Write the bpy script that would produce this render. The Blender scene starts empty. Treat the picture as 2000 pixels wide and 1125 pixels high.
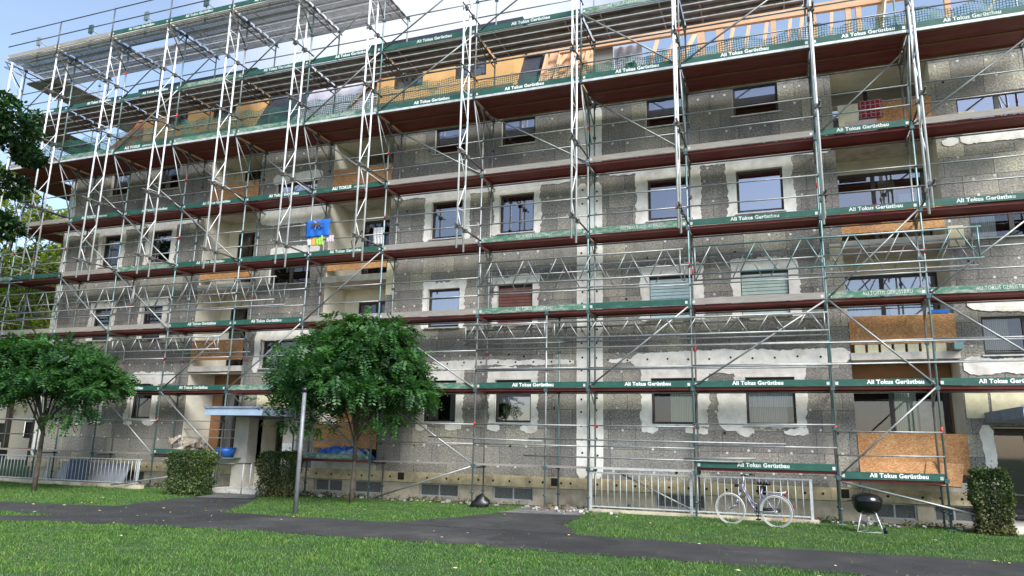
EXPOSURE = 1.3
import bpy, math, random
import numpy as np
from mathutils import Vector, Matrix
random.seed(7); RNG = np.random.default_rng(7)
sc = bpy.context.scene; COL = sc.collection
PI = math.pi

# ------------------------------------------------------------------ helpers
class MB:
    """mesh builder: boxes, tubes, polygons gathered into ONE mesh"""
    def __init__(s): s.v = []; s.f = []; s.m = []; s.sm = []
    def add(s, vs, fs, m=0, smooth=False):
        n = len(s.v); s.v.extend(vs)
        for f in fs: s.f.append(tuple(i + n for i in f)); s.m.append(m); s.sm.append(smooth)
        return s
    def box(s, x0, x1, y0, y1, z0, z1, m=0):
        vs = [(x0,y0,z0),(x1,y0,z0),(x1,y1,z0),(x0,y1,z0),(x0,y0,z1),(x1,y0,z1),(x1,y1,z1),(x0,y1,z1)]
        return s.add(vs, [(0,3,2,1),(4,5,6,7),(0,1,5,4),(1,2,6,5),(2,3,7,6),(3,0,4,7)], m)
    def tube(s, a, b, r=.024, n=6, m=0, r2=None, cap=True, smooth=True):
        a = Vector(a); b = Vector(b); d = (b - a)
        if d.length < 1e-6: return s
        d.normalize(); u = d.cross(Vector((0,0,1)))
        if u.length < .05: u = d.cross(Vector((0,1,0)))
        u.normalize(); w = d.cross(u); r2 = r if r2 is None else r2
        vs = []
        for p, rr in ((a, r), (b, r2)):
            for i in range(n):
                t = 2*PI*i/n; vs.append(tuple(p + (u*math.cos(t) + w*math.sin(t))*rr))
        fs = [(i, (i+1) % n, n + (i+1) % n, n + i) for i in range(n)]
        s.add(vs, fs, m, smooth)
        if cap: s.add([], [], m); k = len(s.v) - 2*n; s.f.append(tuple(k+i for i in reversed(range(n)))); s.m.append(m); s.sm.append(False); s.f.append(tuple(k+n+i for i in range(n))); s.m.append(m); s.sm.append(False)
        return s
    def path(s, pts, r=.02, n=6, m=0):
        for a, b in zip(pts[:-1], pts[1:]): s.tube(a, b, r, n, m)
        return s
    def obox(s, c, ax, ay, az, m=0):
        """oriented box: centre and three half-axis vectors"""
        c = Vector(c); ax = Vector(ax); ay = Vector(ay); az = Vector(az); vs = []
        for k in (-1, 1):
            for i, j in ((-1,-1),(1,-1),(1,1),(-1,1)): vs.append(tuple(c + ax*i + ay*j + az*k))
        return s.add(vs, [(0,3,2,1),(4,5,6,7),(0,1,5,4),(1,2,6,5),(2,3,7,6),(3,0,4,7)], m)
    def beam(s, a, b, w, h, m=0, up=(0,0,1)):
        a = Vector(a); b = Vector(b); d = b - a; u = d.cross(Vector(up))
        if u.length < 1e-4: u = d.cross(Vector((0,1,0)))
        u.normalize(); v = u.cross(d).normalized()
        return s.obox((a+b)/2, d/2, u*w/2, v*h/2, m)
    def lathe(s, prof, c=(0,0,0), n=20, m=0):
        cx, cy, cz = c; vs = []
        for r, z in prof:
            for i in range(n): vs.append((cx + r*math.cos(2*PI*i/n), cy + r*math.sin(2*PI*i/n), cz + z))
        fs = [(k*n+i, k*n+(i+1) % n, (k+1)*n+(i+1) % n, (k+1)*n+i) for k in range(len(prof)-1) for i in range(n)]
        return s.add(vs, fs, m, True)
    def torus(s, c, R, r, axis=(0,1,0), N=36, n=7, m=0, a0=0, a1=2*PI):
        c = Vector(c); ax = Vector(axis).normalized(); u = ax.cross(Vector((0,0,1))).normalized(); w = ax.cross(u)
        vs = []; closed = abs(a1 - a0 - 2*PI) < 1e-6; M = N if closed else N + 1
        for i in range(M):
            t = a0 + (a1-a0)*i/N; e = u*math.cos(t) + w*math.sin(t)
            for j in range(n):
                q = 2*PI*j/n; vs.append(tuple(c + e*(R + r*math.cos(q)) + ax*r*math.sin(q)))
        fs = []
        for i in range(N):
            for j in range(n):
                a = i*n+j; b = i*n+(j+1) % n; i2 = (i+1) % M
                fs.append((a, b, i2*n+(j+1) % n, i2*n+j))
        return s.add(vs, fs, m, True)

def link(o, parent=None):
    COL.objects.link(o)
    if parent is not None: o.parent = parent
    return o
def origin(o):
    v = Vector(o.location)
    while o.parent is not None: o = o.parent; v = v + Vector(o.location)
    return v
def mesh_of(name, mb, mats, off=(0,0,0)):
    me = bpy.data.meshes.new(name)
    o = Vector(off); vs = [(v[0]-o.x, v[1]-o.y, v[2]-o.z) for v in mb.v]
    me.from_pydata(vs, [], mb.f)
    for m in (mats if isinstance(mats, (list, tuple)) else [mats]): me.materials.append(m)
    me.polygons.foreach_set('material_index', mb.m); me.polygons.foreach_set('use_smooth', mb.sm)
    me.update(); return me
def obj(name, mb, mats, parent=None, label=None, stuff=False):
    """link the gathered shapes as ONE mesh object; vertices are given in world space"""
    off = origin(parent) if parent is not None else Vector((0,0,0))
    o = bpy.data.objects.new(name, mesh_of(name, mb, mats, off)); link(o, parent)
    if label: o['label'] = label
    if stuff: o['kind'] = 'stuff'
    return o
def top(name, mb, mats, label, cat, group=None, loc=None):
    """a thing that is one mesh, its origin at its base"""
    if loc is None:
        xs = [v[0] for v in mb.v]; ys = [v[1] for v in mb.v]; zs = [v[2] for v in mb.v]
        loc = ((min(xs)+max(xs))/2, (min(ys)+max(ys))/2, min(zs))
    o = bpy.data.objects.new(name, mesh_of(name, mb, mats, loc)); o.location = loc; link(o)
    return tag(o, label, cat, group)
def tag(o, label, cat, group=None):
    o['label'] = label; o['category'] = cat
    if group: o['group'] = group
    return o
def thing(name, loc, label, cat, group=None):
    o = bpy.data.objects.new(name, None); o.location = loc; o.empty_display_size = .2; link(o)
    return tag(o, label, cat, group)
def struct(name, mb, mats):
    o = bpy.data.objects.new(name, mesh_of(name, mb, mats)); link(o); o['kind'] = 'structure'; return o
def np_mesh(name, V, F, mats, mi=None):
    """fast mesh from numpy: V (n,3), F (m,k)"""
    me = bpy.data.meshes.new(name); k = F.shape[1]
    me.vertices.add(len(V)); me.vertices.foreach_set('co', V.astype(np.float32).ravel())
    me.loops.add(F.size); me.loops.foreach_set('vertex_index', F.astype(np.int32).ravel())
    me.polygons.add(len(F)); me.polygons.foreach_set('loop_start', np.arange(0, F.size, k, dtype=np.int32))
    me.polygons.foreach_set('loop_total', np.full(len(F), k, dtype=np.int32))
    for m in mats: me.materials.append(m)
    if mi is not None: me.polygons.foreach_set('material_index', mi.astype(np.int32))
    me.update(calc_edges=True); me.validate(); return me

# ------------------------------------------------------------------ materials
def nm(name):
    m = bpy.data.materials.new(name); m.use_nodes = True; t = m.node_tree; b = t.nodes['Principled BSDF']; return m, t, b
def N(t, typ, **kw):
    n = t.nodes.new(typ)
    for k, v in kw.items(): setattr(n, k, v)
    return n
def ramp(t, src, stops):
    r = N(t, 'ShaderNodeValToRGB'); e = r.color_ramp.elements
    while len(e) > 1: e.remove(e[-1])
    e[0].position = stops[0][0]; e[0].color = (*stops[0][1], 1)
    for p, c in stops[1:]:
        x = e.new(p); x.color = (*c, 1)
    t.links.new(src, r.inputs[0]); return r.outputs[0]
def noise(t, scale, detail=3, rough=.5, vec=None, dist=0):
    n = N(t, 'ShaderNodeTexNoise'); n.inputs['Scale'].default_value = scale; n.inputs['Detail'].default_value = detail
    n.inputs['Roughness'].default_value = rough; n.inputs['Distortion'].default_value = dist
    if vec is None: vec = objco(t)
    t.links.new(vec, n.inputs['Vector']); return n.outputs['Fac']
def objco(t):
    return N(t, 'ShaderNodeTexCoord').outputs['Object']
def mapped(t, scale=(1,1,1), rot=(0,0,0), loc=(0,0,0)):
    m = N(t, 'ShaderNodeMapping'); t.links.new(objco(t), m.inputs['Vector'])
    m.inputs['Scale'].default_value = scale; m.inputs['Rotation'].default_value = rot; m.inputs['Location'].default_value = loc
    return m.outputs[0]
def mix(t, f, a, b, mode='MIX'):
    n = N(t, 'ShaderNodeMix', data_type='RGBA', blend_type=mode)
    for i, s in ((0, f), (6, a), (7, b)):
        if hasattr(s, 'is_output'): t.links.new(s, n.inputs[i])
        elif i == 0: n.inputs[0].default_value = s
        else: n.inputs[i].default_value = (*s, 1)
    return n.outputs[2]
def maths(t, op, a, b=0.):
    n = N(t, 'ShaderNodeMath', operation=op)
    for i, s in enumerate((a, b)):
        if hasattr(s, 'is_output'): t.links.new(s, n.inputs[i])
        else: n.inputs[i].default_value = s
    return n.outputs[0]
def bump(t, b, h, strength=.3, dist=.01):
    n = N(t, 'ShaderNodeBump'); n.inputs['Strength'].default_value = strength; n.inputs['Distance'].default_value = dist
    t.links.new(h, n.inputs['Height']); t.links.new(n.outputs[0], b.inputs['Normal'])
def simple(name, c, rough=.7, metal=0., var=.18, scale=6., dirt=None, bs=0.):
    """base colour with uneven tone, a little dirt"""
    m, t, b = nm(name); f = noise(t, scale, 4, .6)
    lo = tuple(x*(1-var*1.6) for x in c); hi = tuple(min(1, x*(1+var)) for x in c)
    col = ramp(t, f, [(.3, lo), (.55, c), (.75, hi)])
    if dirt:
        g = noise(t, scale*.37, 5, .65); d = ramp(t, g, [(.52, (0,0,0)), (.66, (1,1,1))]); col = mix(t, d, col, dirt)
    t.links.new(col, b.inputs['Base Color']); b.inputs['Roughness'].default_value = rough; b.inputs['Metallic'].default_value = metal
    if bs: bump(t, b, noise(t, scale*6, 4), bs)
    return m

M = {}
def mat_insulation():
    m, t, b = nm('grey_insulation_board'); co = objco(t); sx = N(t, 'ShaderNodeSeparateXYZ'); t.links.new(co, sx.inputs[0])
    cb = N(t, 'ShaderNodeCombineXYZ'); t.links.new(maths(t, 'ADD', sx.outputs[0], maths(t, 'MULTIPLY', sx.outputs[1], 1.0)), cb.inputs[0]); t.links.new(sx.outputs[2], cb.inputs[1])
    v = cb.outputs[0]
    br = N(t, 'ShaderNodeTexBrick'); t.links.new(v, br.inputs['Vector'])
    br.inputs['Color1'].default_value = (0,0,0,1); br.inputs['Color2'].default_value = (1,1,1,1); br.inputs['Mortar'].default_value = (.35,.35,.35,1)
    for k, x in (('Scale', 1), ('Mortar Size', .005), ('Mortar Smooth', .1), ('Brick Width', 1.02), ('Row Height', .5), ('Bias', -.15)): br.inputs[k].default_value = x
    br.offset = .45; br.offset_frequency = 2; br.squash = .7; br.squash_frequency = 3
    # a second, coarser panel rhythm so that the tone of the boards does not alternate regularly
    wn = N(t, 'ShaderNodeTexNoise'); wn.inputs['Scale'].default_value = .9; wn.inputs['Detail'].default_value = 1; t.links.new(v, wn.inputs['Vector'])
    tone = maths(t, 'ADD', maths(t, 'MULTIPLY', br.outputs['Color'], .75), maths(t, 'MULTIPLY', maths(t, 'SUBTRACT', wn.outputs['Fac'], .5), 1.0))
    base = ramp(t, tone, [(.0, (.20,.193,.18)), (.4, (.268,.256,.23)), (.7, (.355,.338,.28)), (1.0, (.46,.435,.34))])
    sp = noise(t, 23, 2.5, .8, v); spk = ramp(t, sp, [(.34, (.52,.52,.53)), (.46, (.88,.88,.88)), (.54, (1.1,1.09,1.06)), (.66, (1.9,1.86,1.7))])
    vary = noise(t, .8, 4, .7, v); spk = mix(t, ramp(t, vary, [(.36, (.5,.5,.5)), (.6, (1,1,1))]), (1.04,1.03,1.0), spk); col = mix(t, 1., base, spk, 'MULTIPLY')
    drip = noise(t, 1.6, 5, .7, mapped(t, (2.2, 2.2, .35))); col = mix(t, 1., col, ramp(t, drip, [(.32, (.78,.78,.79)), (.5, (1,1,1)), (.7, (1.08,1.07,1.04))]), 'MULTIPLY')
    col = mix(t, br.outputs['Fac'], col, (.05,.05,.05))
    st = noise(t, .55, 5, .6, v); col = mix(t, 1., col, ramp(t, st, [(.33, (.74,.74,.76)), (.52, (1,1,1)), (.7, (1.12,1.11,1.06))]), 'MULTIPLY')
    # no separate stripe is painted under the decks
    t.links.new(col, b.inputs['Base Color']); b.inputs['Roughness'].default_value = .92
    bump(t, b, sp, .5, .02); return m
def mat_green():
    m, t, b = nm('green_painted_board'); f = noise(t, 3., 6, .7, mapped(t, (1,1,3)))
    col = ramp(t, f, [(.3, (.010,.058,.042)), (.55, (.015,.085,.062)), (.66, (.03,.12,.09)), (.74, (.16,.2,.16))])
    t.links.new(col, b.inputs['Base Color']); b.inputs['Roughness'].default_value = .55; return m
def mat_worn():
    m, t, b = nm('worn_green_board'); f = noise(t, 5., 6, .75, mapped(t, (1,1,3)))
    col = ramp(t, f, [(.3, (.03,.13,.09)), (.48, (.07,.18,.12)), (.58, (.26,.29,.24)), (.75, (.36,.37,.32))])
    t.links.new(col, b.inputs['Base Color']); b.inputs['Roughness'].default_value = .8; return m
def mat_wood(name, a, c, sc_=(1.2, 14, 14), rough=.8):
    m, t, b = nm(name); f = noise(t, 2.2, 6, .65, mapped(t, sc_)); g = noise(t, 1.3, 3)
    col = mix(t, maths(t, 'MULTIPLY', g, .6), ramp(t, f, [(.3, a), (.7, c)]), tuple(x*.7 for x in a))
    t.links.new(col, b.inputs['Base Color']); b.inputs['Roughness'].default_value = rough; bump(t, b, f, .2, .01); return m
def mat_osb():
    m, t, b = nm('oriented_strand_board'); v = N(t, 'ShaderNodeTexVoronoi'); v.inputs['Scale'].default_value = 30
    t.links.new(mapped(t, (1., 1., 1.7), (0, .35, 0)), v.inputs['Vector']); v.inputs['Randomness'].default_value = 1
    hs = N(t, 'ShaderNodeSeparateColor'); t.links.new(v.outputs['Color'], hs.inputs[0])
    col = ramp(t, hs.outputs[0], [(0, (.42,.205,.075)), (.35, (.51,.26,.10)), (.7, (.59,.315,.13)), (1, (.70,.42,.2))])
    g = noise(t, 1.4, 5, .6); col = mix(t, 1., col, ramp(t, g, [(.35, (.72,.66,.62)), (.6, (1,1,1))]), 'MULTIPLY')
    t.links.new(col, b.inputs['Base Color']); b.inputs['Roughness'].default_value = .75; return m
def mat_deck_under():
    m, t, b = nm('red_plywood'); f = noise(t, 2.5, 6, .7, mapped(t, (.5, 8, 1)))
    col = ramp(t, f, [(.3, (.10,.016,.016)), (.45, (.19,.024,.022)), (.58, (.22,.05,.04)), (.68, (.19,.10,.07)), (.8, (.3,.24,.2))])
    t.links.new(col, b.inputs['Base Color']); b.inputs['Roughness'].default_value = .6; return m
def mat_tube(name, c, teal=.0):
    m, t, b = nm(name); f = noise(t, 5, 4, .6); col = ramp(t, f, [(.3, tuple(x*.7 for x in c)), (.6, c), (.8, tuple(min(1, x*1.25) for x in c))])
    g = noise(t, .8, 4, .7); 
    if teal: col = mix(t, ramp(t, g, [(.5-teal, (0,0,0)), (.58-teal, (1,1,1))]), col, (.15,.25,.245))
    t.links.new(col, b.inputs['Base Color']); b.inputs['Metallic'].default_value = .5; b.inputs['Roughness'].default_value = .45; return m
def mat_perf():
    """steel plank with rows of punched holes"""
    m, t, b = nm('punched_steel_plank'); v = N(t, 'ShaderNodeTexVoronoi'); v.inputs['Scale'].default_value = 16; v.inputs['Randomness'].default_value = 0
    t.links.new(objco(t), v.inputs['Vector']); f = noise(t, 3, 4); c = ramp(t, f, [(.3, (.26,.25,.26)), (.7, (.46,.44,.48))])
    g = noise(t, 1.1, 4, .6, mapped(t, (.4, 4, 1))); c = mix(t, ramp(t, g, [(.5, (0,0,0)), (.6, (1,1,1))]), c, (.16,.13,.11))
    t.links.new(c, b.inputs['Base Color']); b.inputs['Metallic'].default_value = .35; b.inputs['Roughness'].default_value = .5
    a = maths(t, 'GREATER_THAN', v.outputs['Distance'], .24); t.links.new(a, b.inputs['Alpha']); return m
def mat_glass(name, tint=(.02,.022,.025), refl=.38):
    m, t, b = nm(name); t.nodes.remove(b); out = t.nodes['Material Output']
    g = N(t, 'ShaderNodeBsdfGlossy'); g.inputs['Roughness'].default_value = .03; g.inputs['Color'].default_value = (.78,.75,.80,1)
    tr = N(t, 'ShaderNodeBsdfTransparent'); tr.inputs['Color'].default_value = (.8,.83,.82,1)
    fr = N(t, 'ShaderNodeFresnel'); fr.inputs['IOR'].default_value = 1.5
    mx = N(t, 'ShaderNodeMixShader'); t.links.new(maths(t, 'MINIMUM', maths(t, 'ADD', fr.outputs[0], refl), .95), mx.inputs[0])
    bn = N(t, 'ShaderNodeBump'); bn.inputs['Strength'].default_value = .12; t.links.new(noise(t, 1.6, 1), bn.inputs['Height']); t.links.new(bn.outputs[0], g.inputs['Normal'])
    t.links.new(tr.outputs[0], mx.inputs[1]); t.links.new(g.outputs[0], mx.inputs[2]); t.links.new(mx.outputs[0], out.inputs[0]); return m
def mat_leaf(name, lo, mid, hi, trans=.35):
    m, t, b = nm(name); gi = N(t, 'ShaderNodeNewGeometry'); col = ramp(t, gi.outputs['Random Per Island'], [(0, lo), (.5, mid), (1, hi)])
    g = noise(t, 1.1, 2); col = mix(t, 1., col, ramp(t, g, [(.35, (.6,.64,.62)), (.65, (1.3,1.25,1.05))]), 'MULTIPLY')
    t.links.new(col, b.inputs['Base Color']); b.inputs['Roughness'].default_value = .5
    out = t.nodes['Material Output']; tl = N(t, 'ShaderNodeBsdfTranslucent'); t.links.new(mix(t, 1., col, (1.5,1.7,.6), 'MULTIPLY'), tl.inputs[0])
    mx = N(t, 'ShaderNodeMixShader'); mx.inputs[0].default_value = trans; t.links.new(b.outputs[0], mx.inputs[1]); t.links.new(tl.outputs[0], mx.inputs[2]); t.links.new(mx.outputs[0], out.inputs[0]); return m
def mat_net():
    m, t, b = nm('green_safety_net'); sx = N(t, 'ShaderNodeSeparateXYZ'); t.links.new(objco(t), sx.inputs[0])
    nz = noise(t, 3, 3)
    def strand(o, k):
        w = maths(t, 'ADD', maths(t, 'MULTIPLY', o, k), maths(t, 'MULTIPLY', nz, 1.3)); f = maths(t, 'FRACT', w); return maths(t, 'LESS_THAN', f, .26)
    a = maths(t, 'MAXIMUM', strand(sx.outputs[0], 17), strand(sx.outputs[2], 17))
    a2 = maths(t, 'MULTIPLY', maths(t, 'GREATER_THAN', noise(t, 1.6, 5, .75), .57), .5)
    b.inputs['Base Color'].default_value = (.012,.085,.06,1); b.inputs['Roughness'].default_value = .6
    t.links.new(maths(t, 'MAXIMUM', a, a2), b.inputs['Alpha']); return m
def mat_curtain(name, c, k=26, alpha=1.):
    m, t, b = nm(name); w = N(t, 'ShaderNodeTexWave'); w.inputs['Scale'].default_value = k*.1; w.inputs['Distortion'].default_value = 2.5; w.inputs['Detail'].default_value = 3
    t.links.new(mapped(t, (3,1,.35)), w.inputs['Vector']); col = ramp(t, w.outputs['Fac'], [(0, tuple(x*.6 for x in c)), (1, c)])
    t.links.new(col, b.inputs['Base Color']); b.inputs['Roughness'].default_value = .9; return m
def mat_checks():
    m, t, b = nm('red_tartan_cloth'); sx = N(t, 'ShaderNodeSeparateXYZ'); t.links.new(objco(t), sx.inputs[0])
    f1 = maths(t, 'LESS_THAN', maths(t, 'FRACT', maths(t, 'MULTIPLY', sx.outputs[0], 9)), .14); f2 = maths(t, 'LESS_THAN', maths(t, 'FRACT', maths(t, 'MULTIPLY', sx.outputs[2], 9)), .14)
    col = mix(t, maths(t, 'MAXIMUM', f1, f2), (.28,.015,.03), (.4,.32,.33)); t.links.new(col, b.inputs['Base Color']); b.inputs['Roughness'].default_value = .9; return m
M['insul'] = mat_insulation(); M['green'] = mat_green(); M['worn'] = mat_worn()
M['plaster'] = simple('white_plaster', (.80,.78,.71), .9, var=.1, scale=4.5, dirt=(.60,.57,.49), bs=.6)
M['darksteel'] = simple('dull_dark_steel', (.10,.098,.09), .7, var=.3); M['cream'] = simple('cream_plaster', (.8,.76,.63), .9, var=.1, scale=2.2, bs=.15)
M['reveal'] = simple('window_reveal', (.7,.69,.64), .9, var=.1, scale=5)
M['plinth'] = simple('old_beige_render', (.52,.45,.33), .92, var=.22, scale=2.2, dirt=(.3,.235,.17), bs=.5)
M['plinthband'] = simple('yellowed_foam_strip', (.56,.47,.29), .9, var=.2, scale=5, dirt=(.33,.27,.18))
M['anchor'] = simple('anchor_cap', (.62,.61,.58), .8)
M['hole'] = simple('dark_hole', (.02,.018,.016), .9)
M['frame'] = simple('dark_brown_window_frame', (.035,.028,.024), .5, var=.25)
M['whiteframe'] = simple('white_window_frame', (.7,.7,.7), .5, var=.08)
M['sill'] = simple('aluminium_sill', (.6,.6,.6), .5, metal=.3)
M['glass'] = mat_glass('window_glass', refl=.32); M['glassdim'] = mat_glass('dim_window_glass', refl=.09); M['glassbright'] = mat_glass('bright_window_glass', refl=.52)
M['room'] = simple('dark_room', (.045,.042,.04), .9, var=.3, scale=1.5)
M['slab'] = simple('balcony_slab', (.62,.6,.54), .85, var=.15, scale=4, dirt=(.42,.39,.33))
M['osb'] = mat_osb(); M['red'] = mat_deck_under()
M['perf'] = mat_perf()
M['wood'] = mat_wood('weathered_plank', (.24,.21,.18), (.38,.355,.32))
M['pine'] = mat_wood('fresh_pine_timber', (.58,.34,.19), (.76,.50,.31))
M['brown'] = mat_wood('brown_wall_panel', (.27,.13,.06), (.40,.21,.10), (1.5, 6, 1.5))
M['tube'] = mat_tube('galvanised_tube', (.31,.325,.32)); M['tealtube'] = mat_tube('worn_galvanised_tube', (.33,.36,.355), .06)
M['alu'] = simple('bright_aluminium', (.74,.75,.76), .4, metal=.1, var=.1); M['darktube'] = mat_tube('dark_steel_tube', (.12,.13,.13))
M['clamp'] = simple('teal_clamp', (.06,.12,.13), .5, metal=.4)
M['redtape'] = simple('red_tape', (.6,.04,.03), .5)
M['letter'] = simple('white_lettering', (.78,.8,.78), .6, var=.1, scale=8); M['letter2'] = simple('scuffed_lettering', (.66,.70,.66), .6, var=.2, scale=14, dirt=(.3,.38,.34))
M['wornletter'] = simple('faded_lettering', (.62,.66,.6), .7, var=.3, scale=20)
M['yellow'] = mat_wood('yellow_wood_fibre_board', (.60,.34,.125), (.72,.43,.18), (1.2, 3, 1.2))
M['membrane'] = simple('dark_roof_membrane', (.028,.035,.055), .6, var=.2)
M['sheet'] = simple('plastic_sheet', (.55,.52,.58), .35, var=.2, scale=2.)
M['tiles'] = simple('rubble_of_old_tiles', (.25,.26,.215), .95, var=.6, scale=7, dirt=(.1,.15,.115), bs=.8)
M['orangeroof'] = mat_wood('red_orange_boarding', (.30,.085,.03), (.5,.19,.08))
M['net'] = mat_net()
M['lace'] = mat_curtain('lace_curtain', (.85,.87,.9)); M['greencurtain'] = mat_curtain('pale_green_curtain', (.74,.82,.64)); M['greycurtain'] = mat_curtain('grey_curtain', (.5,.5,.51))
M['tan'] = mat_curtain('tan_curtain', (.46,.40,.30))
M['shgreen'] = simple('pale_green_shutter', (.46,.58,.52), .5, var=.08); M['shblue'] = simple('pale_blue_shutter', (.42,.56,.58), .5, var=.08); M['shred'] = simple('red_brown_shutter', (.2,.075,.06), .6)
M['blind_reflection'] = simple('lavender_blind_reflection', (.62,.62,.76), .6, var=.05)  # serves real blinds and the imitated lavender reflections alike
M['autumn_reflection'] = simple('reflected_orange_bush', (.42,.14,.05), .9, var=.5, scale=9)
M['pillar'] = simple('beige_pillar', (.50,.475,.41), .9, var=.12, scale=3, bs=.2); M['canopy'] = simple('pale_blue_canopy_panel', (.34,.44,.56), .5, var=.1, scale=3); M['canopyside'] = simple('blue_grey_canopy_panel', (.19,.23,.29), .5)
M['rail'] = simple('light_grey_railing', (.46,.49,.50), .5, metal=.2, var=.15)
M['bluetarp'] = simple('blue_tarpaulin', (.02,.11,.42), .45, var=.5, scale=7, dirt=(.4,.5,.62))
M['bluepaint'] = simple('blue_plastic', (.02,.13,.5), .4, var=.15)
M['poster'] = simple('blue_poster_cloth', (.01,.12,.5), .8, var=.08)
M['black'] = simple('black_plastic', (.012,.012,.013), .35, var=.2)
M['enamel'] = simple('black_enamel', (.008,.008,.009), .12, var=.1)
M['lilac'] = simple('lilac_grey_paint', (.30,.28,.37), .35, metal=.3, var=.1)
M['whitetyre'] = simple('cream_tyre', (.6,.575,.49), .7, var=.1)
M['lamppost'] = simple('grey_lamp_post', (.22,.225,.24), .5, metal=.3)
M['rubble'] = simple('beige_rubble', (.36,.32,.27), .95, var=.35, scale=9, dirt=(.36,.2,.13), bs=.6)
M['foam'] = simple('pale_yellow_foam', (.66,.62,.42), .9, var=.1); M['pinkfoam'] = simple('pink_grey_board', (.44,.35,.33), .9, var=.2, scale=20)
M['pinkcloth'] = simple('pink_cloth', (.45,.05,.2), .9); M['checks'] = mat_checks()
M['lime'] = simple('lime_green_cloth', (.35,.6,.08), .8, var=.3, scale=12); M['white'] = simple('white_paper', (.7,.7,.7), .8)
M['bark'] = simple('tree_bark', (.10,.08,.06), .95, var=.35, scale=12, bs=.8)
M['leafC'] = mat_leaf('locust_leaf', (.014,.055,.02), (.03,.105,.032), (.085,.20,.048), .28)
M['leafDark'] = mat_leaf('dark_leaf', (.010,.036,.015), (.02,.066,.025), (.05,.12,.035), .25)
M['leafLit'] = mat_leaf('sunlit_leaf', (.07,.12,.03), (.17,.22,.05), (.36,.38,.11), .5)
M['leafHedge'] = mat_leaf('hedge_leaf', (.025,.055,.016), (.055,.105,.028), (.13,.165,.05), .2)
M['leafDry'] = mat_leaf('dry_hedge_leaf', (.035,.05,.015), (.08,.095,.03), (.17,.15,.06), .2)
M['housewall'] = simple('cream_house_wall', (.72,.64,.52), .9, var=.05); M['rooftile'] = simple('brown_roof_tile', (.2,.09,.06), .9, var=.3)
# ------------------------------------------------------------------ ground
def in_poly(px, py, poly):
    ins = np.zeros(len(px), bool); n = len(poly)
    for i in range(n):
        x1, y1 = poly[i]; x2, y2 = poly[(i+1) % n]
        c = ((y1 > py) != (y2 > py)) & (px < (x2-x1)*(py-y1)/((y2-y1) + 1e-12) + x1); ins ^= c
    return ins
def wobble(pts, amp=.05, step=.35, seed=1):
    r = random.Random(seed); out = []
    for (x0, y0), (x1, y1) in zip(pts, pts[1:] + pts[:1]):
        n = max(1, int(math.hypot(x1-x0, y1-y0)/step))
        for i in range(n):
            t = i/n; out.append((x0+(x1-x0)*t + r.uniform(-amp, amp), y0+(y1-y0)*t + r.uniform(-amp, amp)))
    return out
path_poly = wobble([(-40,-9.3),(-17.3,-6.5),(-14.1,-5.9),(-11.7,-5.78),(-8.2,-5.68),(-6.1,-5.78),(-4.2,-5.66),(-2.0,-5.8),(3.2,-5.62),(12,-5.5),(12,-8.1),(3,-8.0),(.6,-8.03),(-1.7,-7.98),(-4.9,-7.97),(-8.5,-8.1),(-10.4,-8.4),(-12.4,-8.75),(-14.6,-9.7),(-19,-13),(-20,-12.2),(-15.3,-9.1),(-13.6,-8.05),(-15.6,-7.9),(-19,-8.6),(-40,-13)], .045, .3, 3)
spurA = wobble([(-15.6,-1.5),(-13.9,-1.5),(-13.0,-3.0),(-12.0,-4.6),(-11.5,-5.85),(-14.3,-6.1),(-14.9,-4.4),(-15.0,-3.0)], .05, .35, 5)
spurB = wobble([(-6.25,-.6),(-4.75,-.6),(-4.55,-2.0),(-4.3,-4.2),(-3.6,-5.8),(-7.6,-5.8),(-6.7,-4.0),(-6.3,-2.2)], .07, .35, 6)
spurC = wobble([(4.35,-.4),(7,-.4),(7,-5.6),(4.5,-5.6)], .03, .4, 8)
def sheet(name, poly, z, mat):
    import bmesh
    bm = bmesh.new(); f = bm.faces.new([bm.verts.new((x, y, z)) for x, y in poly]); bmesh.ops.triangulate(bm, faces=[f])
    bmesh.ops.recalc_face_normals(bm, faces=bm.faces)
    me = bpy.data.meshes.new(name); bm.to_mesh(me); bm.free()
    if me.polygons[0].normal.z < 0: me.flip_normals()
    me.materials.append(mat); o = bpy.data.objects.new(name, me); link(o); o['kind'] = 'structure'; return o
def mat_ground():
    m, t, b = nm('lawn_soil'); f = noise(t, 1.2, 6, .7); g = noise(t, 25, 4, .7)
    col = mix(t, g, ramp(t, f, [(.35, (.03,.075,.014)), (.5, (.04,.095,.018)), (.68, (.055,.11,.024))]), (.018,.04,.01))
    t.links.new(col, b.inputs['Base Color']); b.inputs['Roughness'].default_value = .95; bump(t, b, g, .8, .03); return m
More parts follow.
